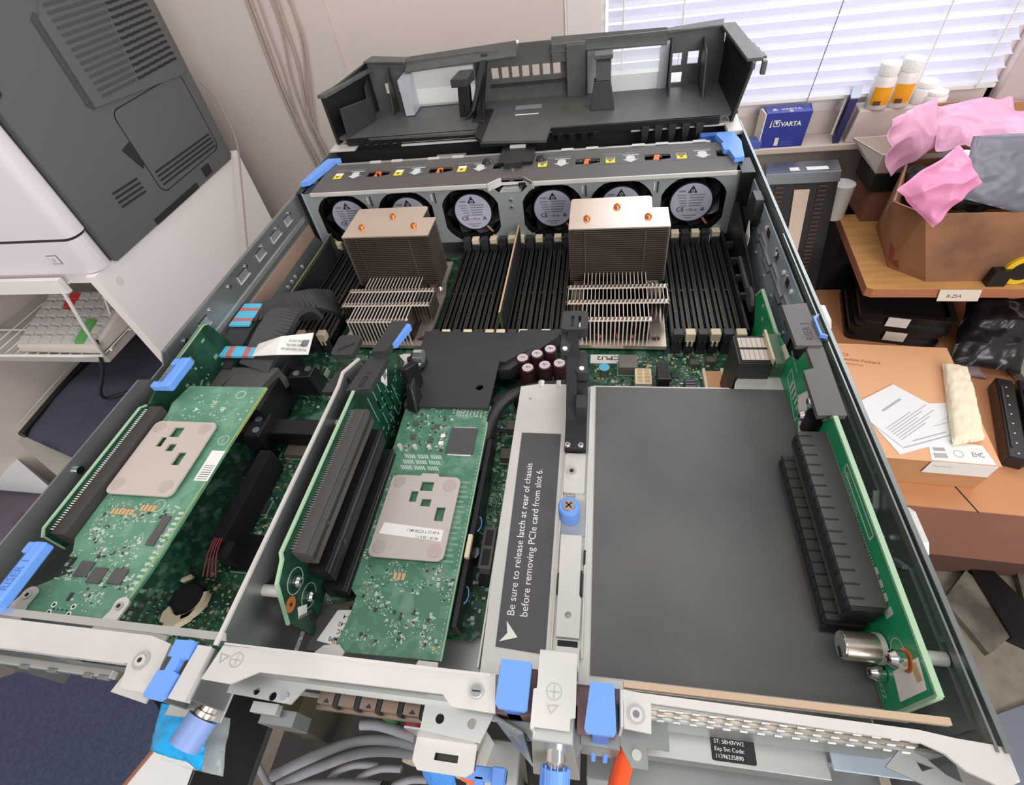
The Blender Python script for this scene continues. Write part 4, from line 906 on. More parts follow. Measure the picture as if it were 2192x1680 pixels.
for x0,z0,z1,y0,y1 in ((405,66,78,41,129),(402,50,60,41,126)):
    mb=MB(); mb.box((x0,y0,z0),(418.8 if z0>60 else 416,y1,z1),MATS['slot_grey'] if 'slot_grey' in MATS else M('slot_grey',(70,72,68),.45)); mb.box((x0-.3,y0,z0+3),(x0+.1,y1,z1-4),ink)
    for k in range(15): y=y0+3+k*(y1-y0-6)/14; mb.box((x0-.2,y-.5,z1),(x0+6,y+.5,z1+.1),ink); mb.box((x0-.4,y-.5,z1-4),(x0,y+.5,z1),black)
    for k in range(3): mb.box((x0-.7+k*.5,y0,z1-1-k*1.5),(x0+.2+k*.5,y1,z1-.4-k*1.5),black)
    mb.box((x0,y0-2,z0),(417,y0,z1),black); mb.build('card_slot',r3,bevel=.3)
mb=MB()
for k in range(62): mb.add([(418.7,43+k*1.38,78.2),(418.7,43.9+k*1.38,78.2),(418.3,43.4+k*1.38,80)],[(0,1,2),(2,1,0)],white)
mb.build('pins',r3)['kind']='stuff'
mb=MB(); mb.cyl((418,30,63),(404,30,63),5.6,nickel,28); mb.cyl((404,30,63),(403.4,30,63),5.2,chrome,28); mb.box((403.2,26,60),(403.4,30,62),ink); mb.cyl((418.5,30,63),(416.6,30,63),6,white_zinc,28); mb.build('capacitor',r3)
mb=MB(); mb.cyl((419,22,78),(418.4,22,78),4.3,gold_mask,24); mb.build('washer',r3)
for c,r,h in (((417.6,22,78),3.4,5),((418.6,22,58),3,5),((418.6,206,50),3.4,4),((418.6,149,66),3.4,5),((418.6,151,76),3,3)): mb=MB(); screw(mb,c,r,(-1,0,0),h); mb.build('screw',r3)
mb=MB(); mb.cyl((421,24,77),(433,24,77),2.6,white_zinc,18); mb.box((420.6,60,60),(423,110,78),black); mb.cyl((417,140,66),(417,140,78),5,black,16); mb.build('standoff',r3)
mb=MB(); mb.prism([(413.4,182),(427,182),(427.4,220),(413,218)],'z',86,89,charcoal_b); mb.prism([(412.4,131.6),(426,132),(427.6,182),(421,183),(418.6,180),(418.6,165),(413,163)],'z',85,88,charcoal_b)
mb.text('RISER 3',6.2,frame((424,186.4,89.05),(0,1,0),(-1,0,0)),ink,.76)
mb.build('support_bar',r3,bevel=.5)
mb=MB(); mb.prism([(421.6,186),(431.4,186),(431.4,209),(423.6,209)],'z',87.6,88.6,M('latch_hole',(14,18,34),.5)); mb.prism([(430.6,187.4),(430.6,188.6),(428.2,190),(428.2,203.6),(430.6,206),(430.6,207.4),(427,204.4),(427,189)],'z',88.6,91,blue); mb.build('blue_latch',r3,bevel=.3)
mb=MB(); mb.box((391,196,12),(411,222,60),dark); mb.box((392,197,60),(411,221,60.6),ink)
for k in range(2): mb.box((393,198.6+k*11.4,60.6),(410,208+k*11.4,61),M('tray_tan',(178,166,152),.4,.4) if 'tray_tan' not in MATS else MATS['tray_tan'])
for k in range(2):
    for j in range(5): mb.box((395+j*3,198.6+k*11.4,61),(395.3+j*3,208+k*11.4,61.1),grey_ink)
mb.box((410,196,58),(411.4,224,64),cream); mb.build('edge_connector',r3,bevel=.3)
mb=MB(); mb.box((411.6,197,30),(418.6,223,61),M('clear_green_tape',(120,160,120),.2,alpha=.35)); mb.build('clear_tape',r3)
# ================================================================ air baffle in the centre
ab=thing('air_baffle','matt dark grey plastic baffle in front of the centre memory bank','air baffle',(215,215,10))
mb=MB()
mb.prism([(167,171),(228.6,171),(229.6,219),(167,226)],'z',38,40,dark,holes=[circ(219,190,2.8,16)])
mb.hexa([(160,222,30),(240,222,26),(272,258,28),(159,259,30),(164,222,40),(232,218,38),(272,258,31),(159,259,33)],dark)
mb.prism([(228,213),(237,213.6),(241,218.6),(252,229.6),(271,251),(272,258),(240,258),(228,226)],'z',24,34,dark)
mb.box((166,171,12),(168,222,38),black); mb.box((240,196,10),(248,218,20),black)
mb.build('cover',ab,bevel=1.2)
mb=MB(); mb.prism(rrect(150,205,171,219.6,6,6),'z',43,44.2,white_zinc); mb.cyl((162,212,44.2),(162,212,47),2.4,ink,14,r2=2); mb.cyl((163,213,47),(166,216,52),1,ink,8,r2=.5); mb.build('guide_tab',ab,bevel=.3)
mb=MB(); mb.prism(rrect(152,203,174,221,7,6),'z',36,43,black); mb.build('tab_base',ab,bevel=.5)
# thick black power cable
pk=MB(); pk.tube([(226,132,20),(227,147,25),(229,157,30),(232,168,34),(237,177,38),(246,184,40),(262,189,41),(281,191,42)],4.4,cable_blk,14); tag(pk.build('power_cable'),'thick black sheathed power cable curving from beside the middle card to the black lever','cable')
# ================================================================ brace between the risers, drive cable
br=thing('board_brace','black plastic brace with rivets running across the main board between left and middle risers','brace',(90,165,12))
mb=MB(); mb.box((28,150,16),(150,164,30),black); mb.box((46,160,14),(60,226,44),black); mb.hexa([(60,196,20),(84,196,20),(84,214,20),(60,214,20),(62,198,38),(80,200,38),(80,212,38),(62,211,38)],black); mb.hexa([(50,140,20),(66,140,20),(66,166,20),(50,166,20),(52,142,36),(64,142,36),(64,164,36),(52,164,36)],black); mb.build('beam',br,bevel=.8)
M('rivet',(140,160,170),.3,.6)
for c in ((57,158,36),(60,148,36),(76,208,38),(68,203,38)): mb=MB(); mb.cyl(c,(c[0],c[1],c[2]+.8),2.6,MATS['rivet'],16); mb.build('rivet',br)
dc=thing('drive_cable','black flat drive cable with grey-brown plugs, sky blue bands and white part label','cable',(30,190,45))
mb=MB()
def strip(mb,pts,w,t,mat,side=(1,0,0)):
    P=spline([Vector(p) for p in pts]); 
    for a,b in zip(P,P[1:]):
        d=(b-a).normalized(); s_=Vector(side); s_=(s_-d*s_.dot(d)).normalized()*w/2; n=d.cross(s_).normalized()*t/2
        if n.z<0: n=-n; 
        sgn=1
        lo=[a-s_-n,a+s_-n,b+s_-n,b-s_-n]; hi=[a-s_+n,a+s_+n,b+s_+n,b-s_+n]
        mb.hexa(lo+hi,mat)
strip(mb,[(12,196,50),(14,212,54),(15,232,57),(15,262,58)],20,3,dark)
strip(mb,[(42,196,50),(46,208,56),(52,224,64),(56,240,68),(59,252,62),(60,258,48)],27,4,M('ribbon_grey',(62,62,66),.4))
strip(mb,[(10,250,58),(24,252,60),(42,262,61),(58,274,55),(64,288,42),(62,300,28)],25,3,dark,(-.4,1,0))
mb.build('ribbon',dc)
for x0,x1,txt in ((4,22,'A'),(26,56,'B')):
    mb=MB(); mb.hexa([(x0-8,177,30),(x1-1,177,30),(x1+6,200,30),(x0-2,200,30),(x0-8+6,177,50),(x1,177,50),(x1+5,198,50),(x0,198,50)],charcoal_b); mb.text(txt,4,frame(((x0+x1)/2+4,191,50.1),(-1,0,0),(0,-1,0)),grey_ink); mb.build('plug',dc,bevel=.8)
def bands(x0,x1,y,z,dx,l,cols,wd):
    mb=MB(); n=len(cols)
    for i,c in enumerate(cols):
        a=x0+(x1-x0)*i/n; b=x0+(x1-x0)*(i+1)/n
        mb.hexa([(a,y-l/2+ (a-x0)*dx,z),(b,y-l/2+(b-x0)*dx,z),(b+wd,y+l/2+(b-x0)*dx,z),(a+wd,y+l/2+(a-x0)*dx,z),(a,y-l/2+(a-x0)*dx,z+2.4),(b,y-l/2+(b-x0)*dx,z+2.4),(b+wd,y+l/2+(b-x0)*dx,z+2.4),(a+wd,y+l/2+(a-x0)*dx,z+2.4)],c)
    mb.build('colour_band',dc,bevel=.3)
bands(9,43,206,57,0,11,[blue_band,blue_band,red_band,blue_band,blue_band,red_band,blue_band],-1)
mb=MB()
for i,(c,l) in enumerate(((blue_band,5),(red_band,4),(blue_band,9),(red_band,4),(blue_band,6))):
    y=234+[0,5,9,18,22][i]; mb.box((4.6,y,59.4),(22.5,y+l,61.6),c)
mb.build('colour_band',dc,bevel=.3)
mb=MB(); mb.hexa([(43,200,59.6),(66,198,63),(66,212,68.6),(42,213,60),(43,200,60.1),(66,198,63.5),(66,212,69.1),(42,213,60.5)],white); mb.hexa([(66,198,63),(91,199.5,62),(89,219,66),(66,212,68.6),(66,198,63.5),(91,199.5,62.5),(89,219,66.5),(66,212,69.1)],white)
for i,t in enumerate(('PN 0K7-3R2D REV A01','CN-0K73R2-77K','Cable SAS A2')): mb.text(t,2.8,frame((89-i*2,203+i*3.4,64.6+i*1.2),(-1,0,.08),(0,-1,-.32)),ink,.74)
mb.box((83,206,64.6),(88,212,65.6),grey_ink); mb.build('part_label',dc)
mb=MB(); mb.cyl((5,206,56),(2,207,56),3,steel_mid,12); mb.tube([(14,150,20),(30,176,24)],1,black,6); mb.build('band_clip',dc)
# ================================================================ the room
from mathutils import noise as mnoise
wall_m=M('plaster',(214,203,195),.9,c2=(208,197,189),scale=3)
frame_m=M('window_frame_paint',(228,218,214),.5); sill_m=M('sill_paint',(206,192,180),.55)
def pillow(mb,c,th,mat,n=14,amp=3,fr=.02,seed=0,pw=.5,fold=False):
    c=[Vector(p) for p in c]; nn=(c[1]-c[0]).cross(c[3]-c[0]).normalized(); top=[];bot=[]
    for i in range(n+1):
        for j in range(n+1):
            u,v=i/n,j/n; p=c[0]*(1-u)*(1-v)+c[1]*u*(1-v)+c[2]*u*v+c[3]*(1-u)*v
            e=(max(0,math.sin(math.pi*u))*max(0,math.sin(math.pi*v)))**pw; w=mnoise.noise(p*fr+Vector((seed,seed,seed)))*amp if not fold else ((1-2.2*abs(mnoise.noise(p*fr+Vector((seed,seed,seed)))))*amp+(1-2*abs(mnoise.noise(p*fr*2.3+Vector((3,seed,1)))))*amp*.45); w2=mnoise.noise(p*fr*2.7+Vector((seed,9,seed)))*amp*.5
            top.append(p+nn*(th/2*e+w+(0 if fold else w2))); bot.append(p+nn*(-th/2*e+w))
    N=(n+1)**2; fs=[]
    for i in range(n):
        for j in range(n):
            a=i*(n+1)+j; q=(a,a+n+1,a+n+2,a+1); fs.append(q); fs.append(tuple(N+k for k in q[::-1]))
    rim=[i*(n+1) for i in range(n+1)]+[n*(n+1)+j for j in range(1,n+1)]+[i*(n+1)+n for i in range(n-1,-1,-1)]+[j for j in range(n-1,0,-1)]
    for k in range(len(rim)):
        a,b=rim[k],rim[(k+1)%len(rim)]; fs.append((b,a,N+a,N+b))
    mb.add(top+bot,fs,mat,True); return mb
mb=MB(); mb.box((-205,1045,-750),(233,1060,1500),wall_m); mb.box((-900,1037,-750),(-205,1060,1500),wall_m); mb.box((233,1045,-750),(1500,1060,-112),wall_m); mb.box((233,1045,700),(1500,1060,1500),wall_m); mb.box((1085,1045,-112),(1500,1060,700),wall_m)
struct(mb,'wall_back')
mb=MB(); mb.box((-915,-700,-750),(-900,1060,1500),wall_m); struct(mb,'wall_left')
mb=MB(); mb.box((1500,-200,-750),(1515,1060,1500),wall_m); struct(mb,'wall_right')
mb=MB(); mb.box((-1400,-1200,-770),(1515,1060,-750),M('floor_tile',(128,120,108),.75,c2=(150,140,126),scale=40,contrast=(.3,.7))); struct(mb,'floor')
mb=MB(); mb.box((231,1040,-137),(235,1046,700),white); struct(mb,'trim_1')
mb=MB(); mb.box((235,1038,-120),(292,1070,700),frame_m); struct(mb,'trim_2',1)
mb=MB(); mb.hexa([(975,1020,-120),(1090,1000,-120),(1090,1070,-120),(975,1070,-120),(975,1020,700),(1090,1000,700),(1090,1070,700),(975,1070,700)],M('jamb_paint',(206,190,188),.7)); struct(mb,'trim_3',3)
mb=MB(); mb.box((235,985,-164),(1200,1046,-152),sill_m); struct(mb,'windowsill_1',2) if False else struct(mb,'trim_4',2)
mb=MB()
mb.box((292,1040,-115),(975,1070,-84),frame_m); mb.box((292,1036,-90),(975,1042,-82),frame_m); mb.box((292,1040,-115),(302,1070,700),white); mb.box((965,1040,-115),(975,1070,700),frame_m); mb.box((302,1036,-152),(975,1046,-112),sill_m)
wf=struct(mb,'window_1',1)
mb=MB(); mb.box((302,1056,-84),(965,1059,700),clear); wf2=mb.build('window_glass'); wf2.parent=wf
bl=thing('window_blind','white slatted blind glowing with daylight, covering the window on the right','window blind',(640,1024,-80))
slat=M('slat_white',(222,220,232),.5); nt=slat.node_tree; b=nt.nodes['Principled BSDF']; tr=nt.nodes.new('ShaderNodeBsdfTranslucent'); tr.inputs[0].default_value=(.92,.91,1,1); mx=nt.nodes.new('ShaderNodeMixShader'); mx.inputs[0].default_value=.19
out=[n for n in nt.nodes if n.type=='OUTPUT_MATERIAL'][0]; nt.links.new(b.outputs[0],mx.inputs[1]); nt.links.new(tr.outputs[0],mx.inputs[2]); nt.links.new(mx.outputs[0],out.inputs[0])
mb=MB(); N=30
for k in range(N):
    z=-74+k*20; prof=[]
    for i in range(6):
        t=i/5; prof.append((1012+20*t, z+12*t-3*math.sin(math.pi*t)+ (0)))
    lo=[(p[0],p[1]) for p in prof]; mb.prism(lo+[(a,b_+.5) for a,b_ in reversed(lo)],'x',306,961,slat)
mb.build('slats',bl)
mb=MB(); mb.box((306,1014,-84),(961,1030,-78),white); mb.build('bottom_rail',bl,bevel=1)
for x in (332,430,836,930):
    mb=MB(); mb.cyl((x,1010,-80),(x,1010,520),1.5,white,8); mb.build('cord',bl)
mb=MB(); mb.tube([(660,1008,-110),(672,1008,40),(690,1008,300),(696,1008,520)],.8,grey_ink,6); mb.build('cord',bl)
mb=MB(); mb.box((-600,1500,-700),(2200,1510,2200),M('sky_glow',(244,248,255),1,emit=2.7)); o=mb.build('sky_backdrop'); o['kind']='structure'
# ---------------------------------------------------------------- wall cables
wc=M('wall_cable',(176,160,148),.6)
for k,(pts,r) in enumerate((([(-345,1030,200),(-352,1030,60),(-352,1030,-40),(-345,1030,-124),(-330,1030,-260)],2.6),([(-338,1030,200),(-342,1030,90),(-346,1030,0),(-335,1030,-124),(-322,1030,-260)],2.6),
    ([(-300,1030,200),(-300,1030,110),(-318,1030,30),(-322,1030,-60),(-314,1030,-140),(-306,1030,-260)],2.2),([(-285,1030,200),(-290,1030,120),(-294,1030,50),(-312,1030,-40),(-304,1030,-130),(-296,1030,-260)],3.0),
    ([(-262,1030,200),(-268,1030,90),(-300,1030,-10),(-318,1030,-90),(-310,1030,-260)],2.0),([(-272,1030,200),(-262,1030,110),(-276,1030,40),(-300,1030,-40),(-312,1030,-106),(-300,1030,-260)],2.0),
    ([(-320,1030,200),(-326,1030,120),(-330,1030,40),(-340,1030,-60),(-330,1030,-260)],1.8))):
    mb=MB(); mb.tube(pts,r,wc,8); tag(mb.build('wall_cable'),'beige cable hanging loose down the wall, '+('outermost on the left','left of pair in the bundle','inner strand bowing left','thickest strand of the bundle','strand crossing over the others','rightmost strand with a bulge','thin strand between the pairs')[k],'cable','loose cables on the wall')
# ---------------------------------------------------------------- cabinet, printer
cb=thing('side_cabinet','white laminate cabinet carrying the grey printer, screw cap on its side panel','cabinet',(-600,700,-750))
lam=M('white_laminate',(252,246,244),.45)
mb=MB(); mb.box((-456,492,-750),(-440,928,-64),lam); mb.build('side_panel',cb,bevel=.6)
mb=MB(); mb.box((-880,505,-84),(-456,928,-66),lam); mb.build('top_panel',cb,bevel=.6)
mb=MB(); mb.box((-880,905,-750),(-456,925,-84),M('cabinet_back',(206,202,196),.7)); mb.build('back_panel',cb)
mb=MB(); mb.cyl((-440,520,-92),(-439.6,520,-92),7,M('cap_cream',(236,226,220),.5),28); mb.build('screw_cap',cb)
pr=thing('printer','large office printer with dark grey vented side and white front, standing on the white cabinet','printer',(-630,700,-66))
pg=M('printer_grey',(96,98,98),.55,bump=.15,bscale=900); pgd=M('vent_dark',(34,36,36),.6); pw=M('printer_white',(232,226,232),.45)
mb=MB(); mb.prism([(534,-66),(890,-66),(898,-58),(904,200),(880,236),(540,240)],'x',-860,-433,pg); mb.build('body',pr,bevel=2)
mb=MB()
pl=[(664,110),(866,82),(900,84),(908,250),(700,238),(668,214)]
mb.prism([(668,106),(868,88),(890,92),(896,234),(700,236),(672,212)],'x',-433,-430,pg)
mb.prism([(658,112),(666,104),(674,112),(680,208),(672,220),(662,214)],'x',-433,-431.6,M('groove_grey',(70,72,74),.6))
for i in range(15):
    z=112+i*8.4; mb.prism([(690,z),(770+i*2,z-2),(770+i*2,z+2),(690,z+3.6)],'x',-430,-429.2,M('groove_soft',(74,76,76),.6) if 'groove_soft' not in MATS else MATS['groove_soft'])
    for k in range(6): y=774+i*2+k*(108-i*2)/6; mb.prism([(y,z-1.6),(y+(100-i*2)/6,z-2.4),(y+(100-i*2)/6,z+1.2),(y,z+2)],'x',-430,-429.2,pgd)
mb.build('side_vent',pr)
def outline(mb,pts,w,x,mat):
    n=len(pts)
    for i in range(n):
        a,b=pts[i],pts[(i+1)%n]; d=Vector((b[0]-a[0],b[1]-a[1])).normalized(); q=Vector((-d.y,d.x))*w
        mb.prism([(a[0]-q.x-d.x*w,a[1]-q.y-d.y*w),(b[0]-q.x+d.x*w,b[1]-q.y+d.y*w),(b[0]+q.x+d.x*w,b[1]+q.y+d.y*w),(a[0]+q.x-d.x*w,a[1]+q.y-d.y*w)],'x',x,x+.5,mat)
mb=MB(); outline(mb,rrect(690,-36,874,92,14),.9,-433.2,pgd); 
for i in range(4): mb.prism([(700,-6-i*7),(866,-10-i*7),(866,-7-i*7),(700,-3-i*7)],'x',-433,-432.4,pgd)
mb.prism([(666,46),(690,50),(690,14),(682,10)],'x',-433,-432.2,pgd)
for i in range(4): mb.prism([(602,6-i*7),(660,3-i*7),(660,6-i*7),(602,9-i*7)],'x',-433,-432.2,pgd)
mb.prism([(640,-66),(770,-66),(770,-56),(640,-56)],'x',-434,-432,pgd); mb.box((-434,800,-60),(-431,822,-44),pgd); mb.prism([(532,150),(556,160),(560,180),(532,190)],'x',-433,-432,pgd)
mb.build('side_hatch',pr)
mb=MB(); mb.prism(rrect(-860,500,-433,534,14),'z',-6,150,pw,); mb.prism(rrect(-860,498,-433,534,18),'z',-62,-10,pw); mb.prism(rrect(-860,500,-436,534,14),'z',-10,-6,pgd); mb.box((-860,504,150),(-433,534,236),pw); mb.box((-700,497.6,-62),(-697,499,150),pgd)
mb.build('front_cover',pr,bevel=1.5)
mb=MB(); mb.box((-500,497.2,-44),(-482,498,-30),grey_ink); mb.box((-499,496.8,-43),(-483,497.4,-31),pw); mb.box((-494,496.4,-40),(-488,497,-34),M('mark_pale',(200,196,204),.6)); mb.build('tray_mark',pr)
mb=MB(); mb.tube([(-427,904,70),(-424,922,30),(-420,914,-40),(-418,862,-108),(-416,784,-200),(-414,770,-230),(-430,760,-400)],1.6,M('printer_cable_skin',(170,150,140),.6),8); tag(mb.build('printer_cable'),'thin beige cable hanging from the printer down over the white cabinet side','cable')
# wire shelf with calculator
ws=thing('wire_shelf','white wire basket shelf hanging beside the cabinet front, holding the calculator','wire shelf',(-620,490,-225))
ww=M('white_wire',(244,240,236),.35)
mb=MB(); mb.box((-880,484,-88),(-500,492,-64),ww); mb.tube([(-512,486,-72),(-512,486,-90),(-536,486,-160),(-552,486,-222),(-600,486,-224),(-880,486,-224)],3,ww,8,cr=False); mb.tube([(-508,500,-80),(-524,560,-100),(-600,560,-250),(-548,500,-222)],2,ww,8,cr=False)
mb.build('frame',ws)
mb=MB()
for i in range(12): mb.cyl((-560-i*24,486,-226),(-560-i*24,640,-226),1.3,ww,6)
mb.cyl((-880,560,-227),(-556,560,-227),1.8,ww,6); mb.build('bars',ws)
mb=MB(); mb.box((-880,496,-250),(-570,900,-236),M('shelf_recess',(196,192,186),.8)); tag(mb.build('shelf_board',bevel=2),'pale grey shelf board right under the wire shelf with the calculator','shelf')
cl=thing('calculator','old desk calculator with grey keys, red and green keys, lying on the white wire shelf','calculator',(-640,540,-222))
mb=MB(); mb.hexa([(-740,494,-224),(-560,490,-224),(-556,620,-224),(-740,620,-224),(-738,496,-208),(-562,492,-208),(-558,618,-180),(-738,618,-180)],M('calc_beige',(214,206,196),.5)); mb.build('body',cl,bevel=4)
for r in range(6):
    for c in range(7):
        x=-730+c*24; y=498+r*19; z=-207+r*4.4; m_=M('key_grey',(196,192,190),.5) if 'key_grey' not in MATS else MATS['key_grey']; l=15
        if c in (2,) and r in (4,5): m_=MATS['key_red'] if 'key_red' in MATS else M('key_red',(206,56,60),.45)
        if c==6 and r==5: m_=MATS['key_red']
        if c==5 and r in (1,2): continue
        if c==5 and r==0:
            l=51; m_=MATS['key_green'] if 'key_green' in MATS else M('key_green',(96,168,96),.45)
        mb=MB(); q=l*.226; mb.hexa([(x,y,z),(x+19,y,z),(x+19,y+l,z+q),(x,y+l,z+q),(x+2,y+1,z+6),(x+17,y+1,z+6),(x+17,y+l-1,z+6+q),(x+2,y+l-1,z+6+q)],m_); mb.build('key',cl,bevel=.8)
# left low furniture and bag
mb=MB(); gr=M('grey_plastic',(184,180,172),.7,c2=(176,172,164),scale=4)
mb.prism([(-1300,700),(-870,503),(-500,330),(-420,420),(-460,900),(-1300,900)],'z',-750,-404,gr); mb.prism([(-1300,640),(-915,440),(-660,326),(-480,300),(-500,335),(-870,505),(-1300,705)],'z',-750,-424,gr)
tag(mb.build('floor_chest',bevel=4),'large pale grey chest on the floor at the left, the dark bag lying on it','chest')
mb=MB(); mb.prism([(-1300,600),(-885,400),(-672,306),(-672,200),(-1300,200)],'z',-750,-450,M('white_carton',(226,226,232),.6)); tag(mb.build('storage_box',bevel=3),'plain white box on the floor at the far left edge by the grey chest','box')
bgm=M('bag_denim',(70,74,92),.8,c2=(58,62,80),scale=300); 
bag=thing('laptop_bag','dark blue-grey fabric bag with black zipped edge lying on the pale grey chest','bag',(-680,520,-400))
mb=MB(); pillow(mb,[(-790,405,-362),(-600,352,-376),(-470,600,-352),(-765,700,-336)],34,bgm,20,5,.01,3,.25); mb.build('body',bag)
mb=MB(); mb.tube([(-790,404,-358),(-782,520,-346),(-770,640,-336),(-750,708,-330)],12,black,10,flat=.6); mb.tube([(-780,410,-334),(-774,520,-324),(-760,640,-314),(-738,706,-308)],1.2,white_zinc,6); mb.build('zipper',bag)
mb=MB(); mb.tube([(-560,500,-200),(-590,490,-260),(-640,480,-330),(-600,520,-345),(-560,560,-350)],3,cable_blk,8); tag(mb.build('thin_cable'),'thin black cable looping down from the wire shelf onto the dark bag','cable')
# office chair
chm=M('navy_fabric',(62,70,94),.9,c2=(50,58,82),scale=260); oc=thing('office_chair','office chair with rounded navy fabric seat, below the rear left corner of the chassis','chair',(-420,-60,-750))
mb=MB(); mb.prism(rrect(-640,-470,-215,44,150,10),'z',-510,-437,chm); mb.build('seat',oc,bevel=18,seg=5)
mb=MB(); mb.cyl((-470,-150,-510),(-470,-150,-690),24,black,20)
for k in range(5): a=math.radians(k*72); mb.box((0,0,0),(0,0,0),black); mb.tube([(-470,-150,-690),(-470+math.cos(a)*240,-150+math.sin(a)*240,-720)],14,black,8)
mb.build('base',oc)
for k in range(5):
    a=math.radians(k*72); mb=MB(); mb.cyl((-470+math.cos(a)*240-12,-150+math.sin(a)*240,-728),(-470+math.cos(a)*240+12,-150+math.sin(a)*240,-728),22,black,16); mb.build('castor',oc)
mb=MB(); pillow(mb,[(-900,200,-430),(-745,200,-440),(-735,326,-440),(-900,326,-430)],46,M('plum_fabric',(92,84,98),.9),12,4,.01,8,.3); tag(mb.build('folded_jacket'),'dark plum folded cloth at the far left edge on the white box','cloth')
# ================================================================ things on the window sill
vb=thing('battery_box','blue battery carton with white brand lettering, standing on the window sill','box',(630,1010,-152))
vblue=M('battery_blue',(36,50,140),.5); vtop=M('battery_top',(84,98,176),.5); vcr=M('battery_cream',(226,216,206),.6)
mb=MB(); mb.hexa([(592,988,-152),(668,988,-152),(676,1026,-152),(598,1026,-152),(594,990,-92),(672,990,-92),(678,1028,-92),(598,1028,-92)],vblue); mb.build('carton',vb)
mb=MB(); mb.hexa([(590.6,987,-151),(592.6,989,-92),(589,1020,-92),(588,1020,-151)]+[(592.6,987.6,-151),(594.6,989.6,-92),(594,1020,-92),(593,1020,-151)],vcr); mb.box((596,991,-92),(672,1027,-91.4),vtop); mb.build('side_flap',vb)
mb=MB(); mb.text('VARTA',11,frame((622,987.6,-114),(1,0,0),(0,0,1)),white,1,.03); mb.prism([(609,-114),(620,-114),(620,-103),(609,-103)],'y',987.2,987.7,white,holes=[[(610,-113),(619,-113),(619,-104),(610,-104)]]); mb.prism([(611,-105),(618,-105),(614.5,-112)],'y',987.2,987.7,white)
mb.prism([(603,-115),(606,-115),(605.6,-100)],'y',987.2,987.7,white); mb.box((618,987,-148),(625,987.5,-134),vcr)
mb.text('10 x BLISTER',5,frame((628,987,-138),(1,0,0),(0,0,1)),vtop,.9); 
for i in range(3): mb.box((629,987.2,-142-i*3),(650,987.6,-141-i*3),vtop)
mb.text('VARTA',11,frame((622,1002,-91.2),(1,0,0),(0,1,0)),white,1,.03); mb.prism([(606,1002),(616,1002),(611,1012)],'z',-91.4,-91,white); mb.box((634,994,-91.4),(640,998,-91),white); mb.build('lettering',vb)
tb=thing('narrow_box','narrow dark blue box standing upright on the window sill, right of the blue battery carton','box',(728,1000,-152))
mb=MB(); mb.hexa([(722,990,-152),(733,990,-152),(740,1014,-152),(728,1014,-152),(730,992,-76),(741,992,-76),(744,1014,-76),(733,1014,-76)],M('navy_card',(44,44,96),.5)); mb.build('carton',tb)
mb=MB(); mb.hexa([(728,990,-77),(742,990,-77),(746,1012,-70),(730,1012,-70),(728,990,-75),(742,990,-75),(748,1010,-62),(732,1010,-62)],M('silver_flap',(186,194,206),.3,.4)); mb.hexa([(721,1000,-140),(727,1014,-140),(734,1018,-84),(728,1008,-84),(719,1003,-140),(725,1016,-140),(732,1020,-84),(726,1010,-84)],white); mb.build('open_flap',tb)
mb=MB(); mb.box((596,986,-152),(560,1010,-138),vtop); tag(mb.build('small_carton',bevel=.5),'small violet-blue carton lying on the sill left of the blue battery carton','box')
bot_w=M('bottle_white',(226,220,218),.4); bot_o=M('bottle_orange',(236,160,24),.5)
def bottle(x,y,z,h,r,lab,txt,lean=0):
    t=thing('pill_bottle',txt,'bottle',(x,y,z),'white tablet bottles by the window')
    mb=MB(); mb.lathe([(0,0),(r*.96,0),(r,2),(r,h*.66),(r*.82,h*.74),(r*.78,h*.76)],(x,y,z),bot_w,28); mb.build('body',t)
    mb=MB(); mb.lathe([(r*.86,h*.75),(r*.88,h*.99),(r*.8,h),(0,h)],(x,y,z),white,28)
    for k in range(24): a=math.radians(k*15); mb.cyl((x+math.cos(a)*r*.86,y+math.sin(a)*r*.86,z+h*.77),(x+math.cos(a)*r*.86,y+math.sin(a)*r*.86,z+h*.96),.5,white,5)
    mb.build('cap',t)
    if lab:
        mb=MB(); n=20; A=[]
        for i in range(n+1): a=math.radians(-150+i*100/n); A+=[(x+math.cos(a)*(r+.3),y+math.sin(a)*(r+.3),z+h*.12),(x+math.cos(a)*(r+.3),y+math.sin(a)*(r+.3),z+h*.52)]
        mb.add(A,[(2*i,2*i+2,2*i+3,2*i+1) for i in range(n)],bot_o,True); mb.box((x-r*.7,y-r*.9,z+h*.13),(x-r*.1,y-r-.5,z+h*.22),M('label_brown',(96,60,60),.5) if 'label_brown' not in MATS else MATS['label_brown']); mb.build('label',t)
mb=MB(); mb.hexa([(742,988,-152),(880,988,-152),(885,1034,-152),(748,1034,-152),(750,992,-98),(872,992,-98),(876,1032,-98),(754,1032,-98)],M('cream_tray',(220,206,196),.6)); tag(mb.build('cream_tray',bevel=2),'cream plastic tray on the window sill under the white tablet bottles','tray')
bottle(778,1004,-98,70,17.5,1,'white tablet bottle with orange label, left of the tall pair'); bottle(812,1006,-98,74,17.5,1,'white tablet bottle with orange label, right of the tall pair')
bottle(852,1014,-98,34,19,0,'short plain white bottle right behind the tall orange-labelled pair'); bottle(866,998,-98,22,18,0,'shortest plain white bottle nearest the pink film, low cap')
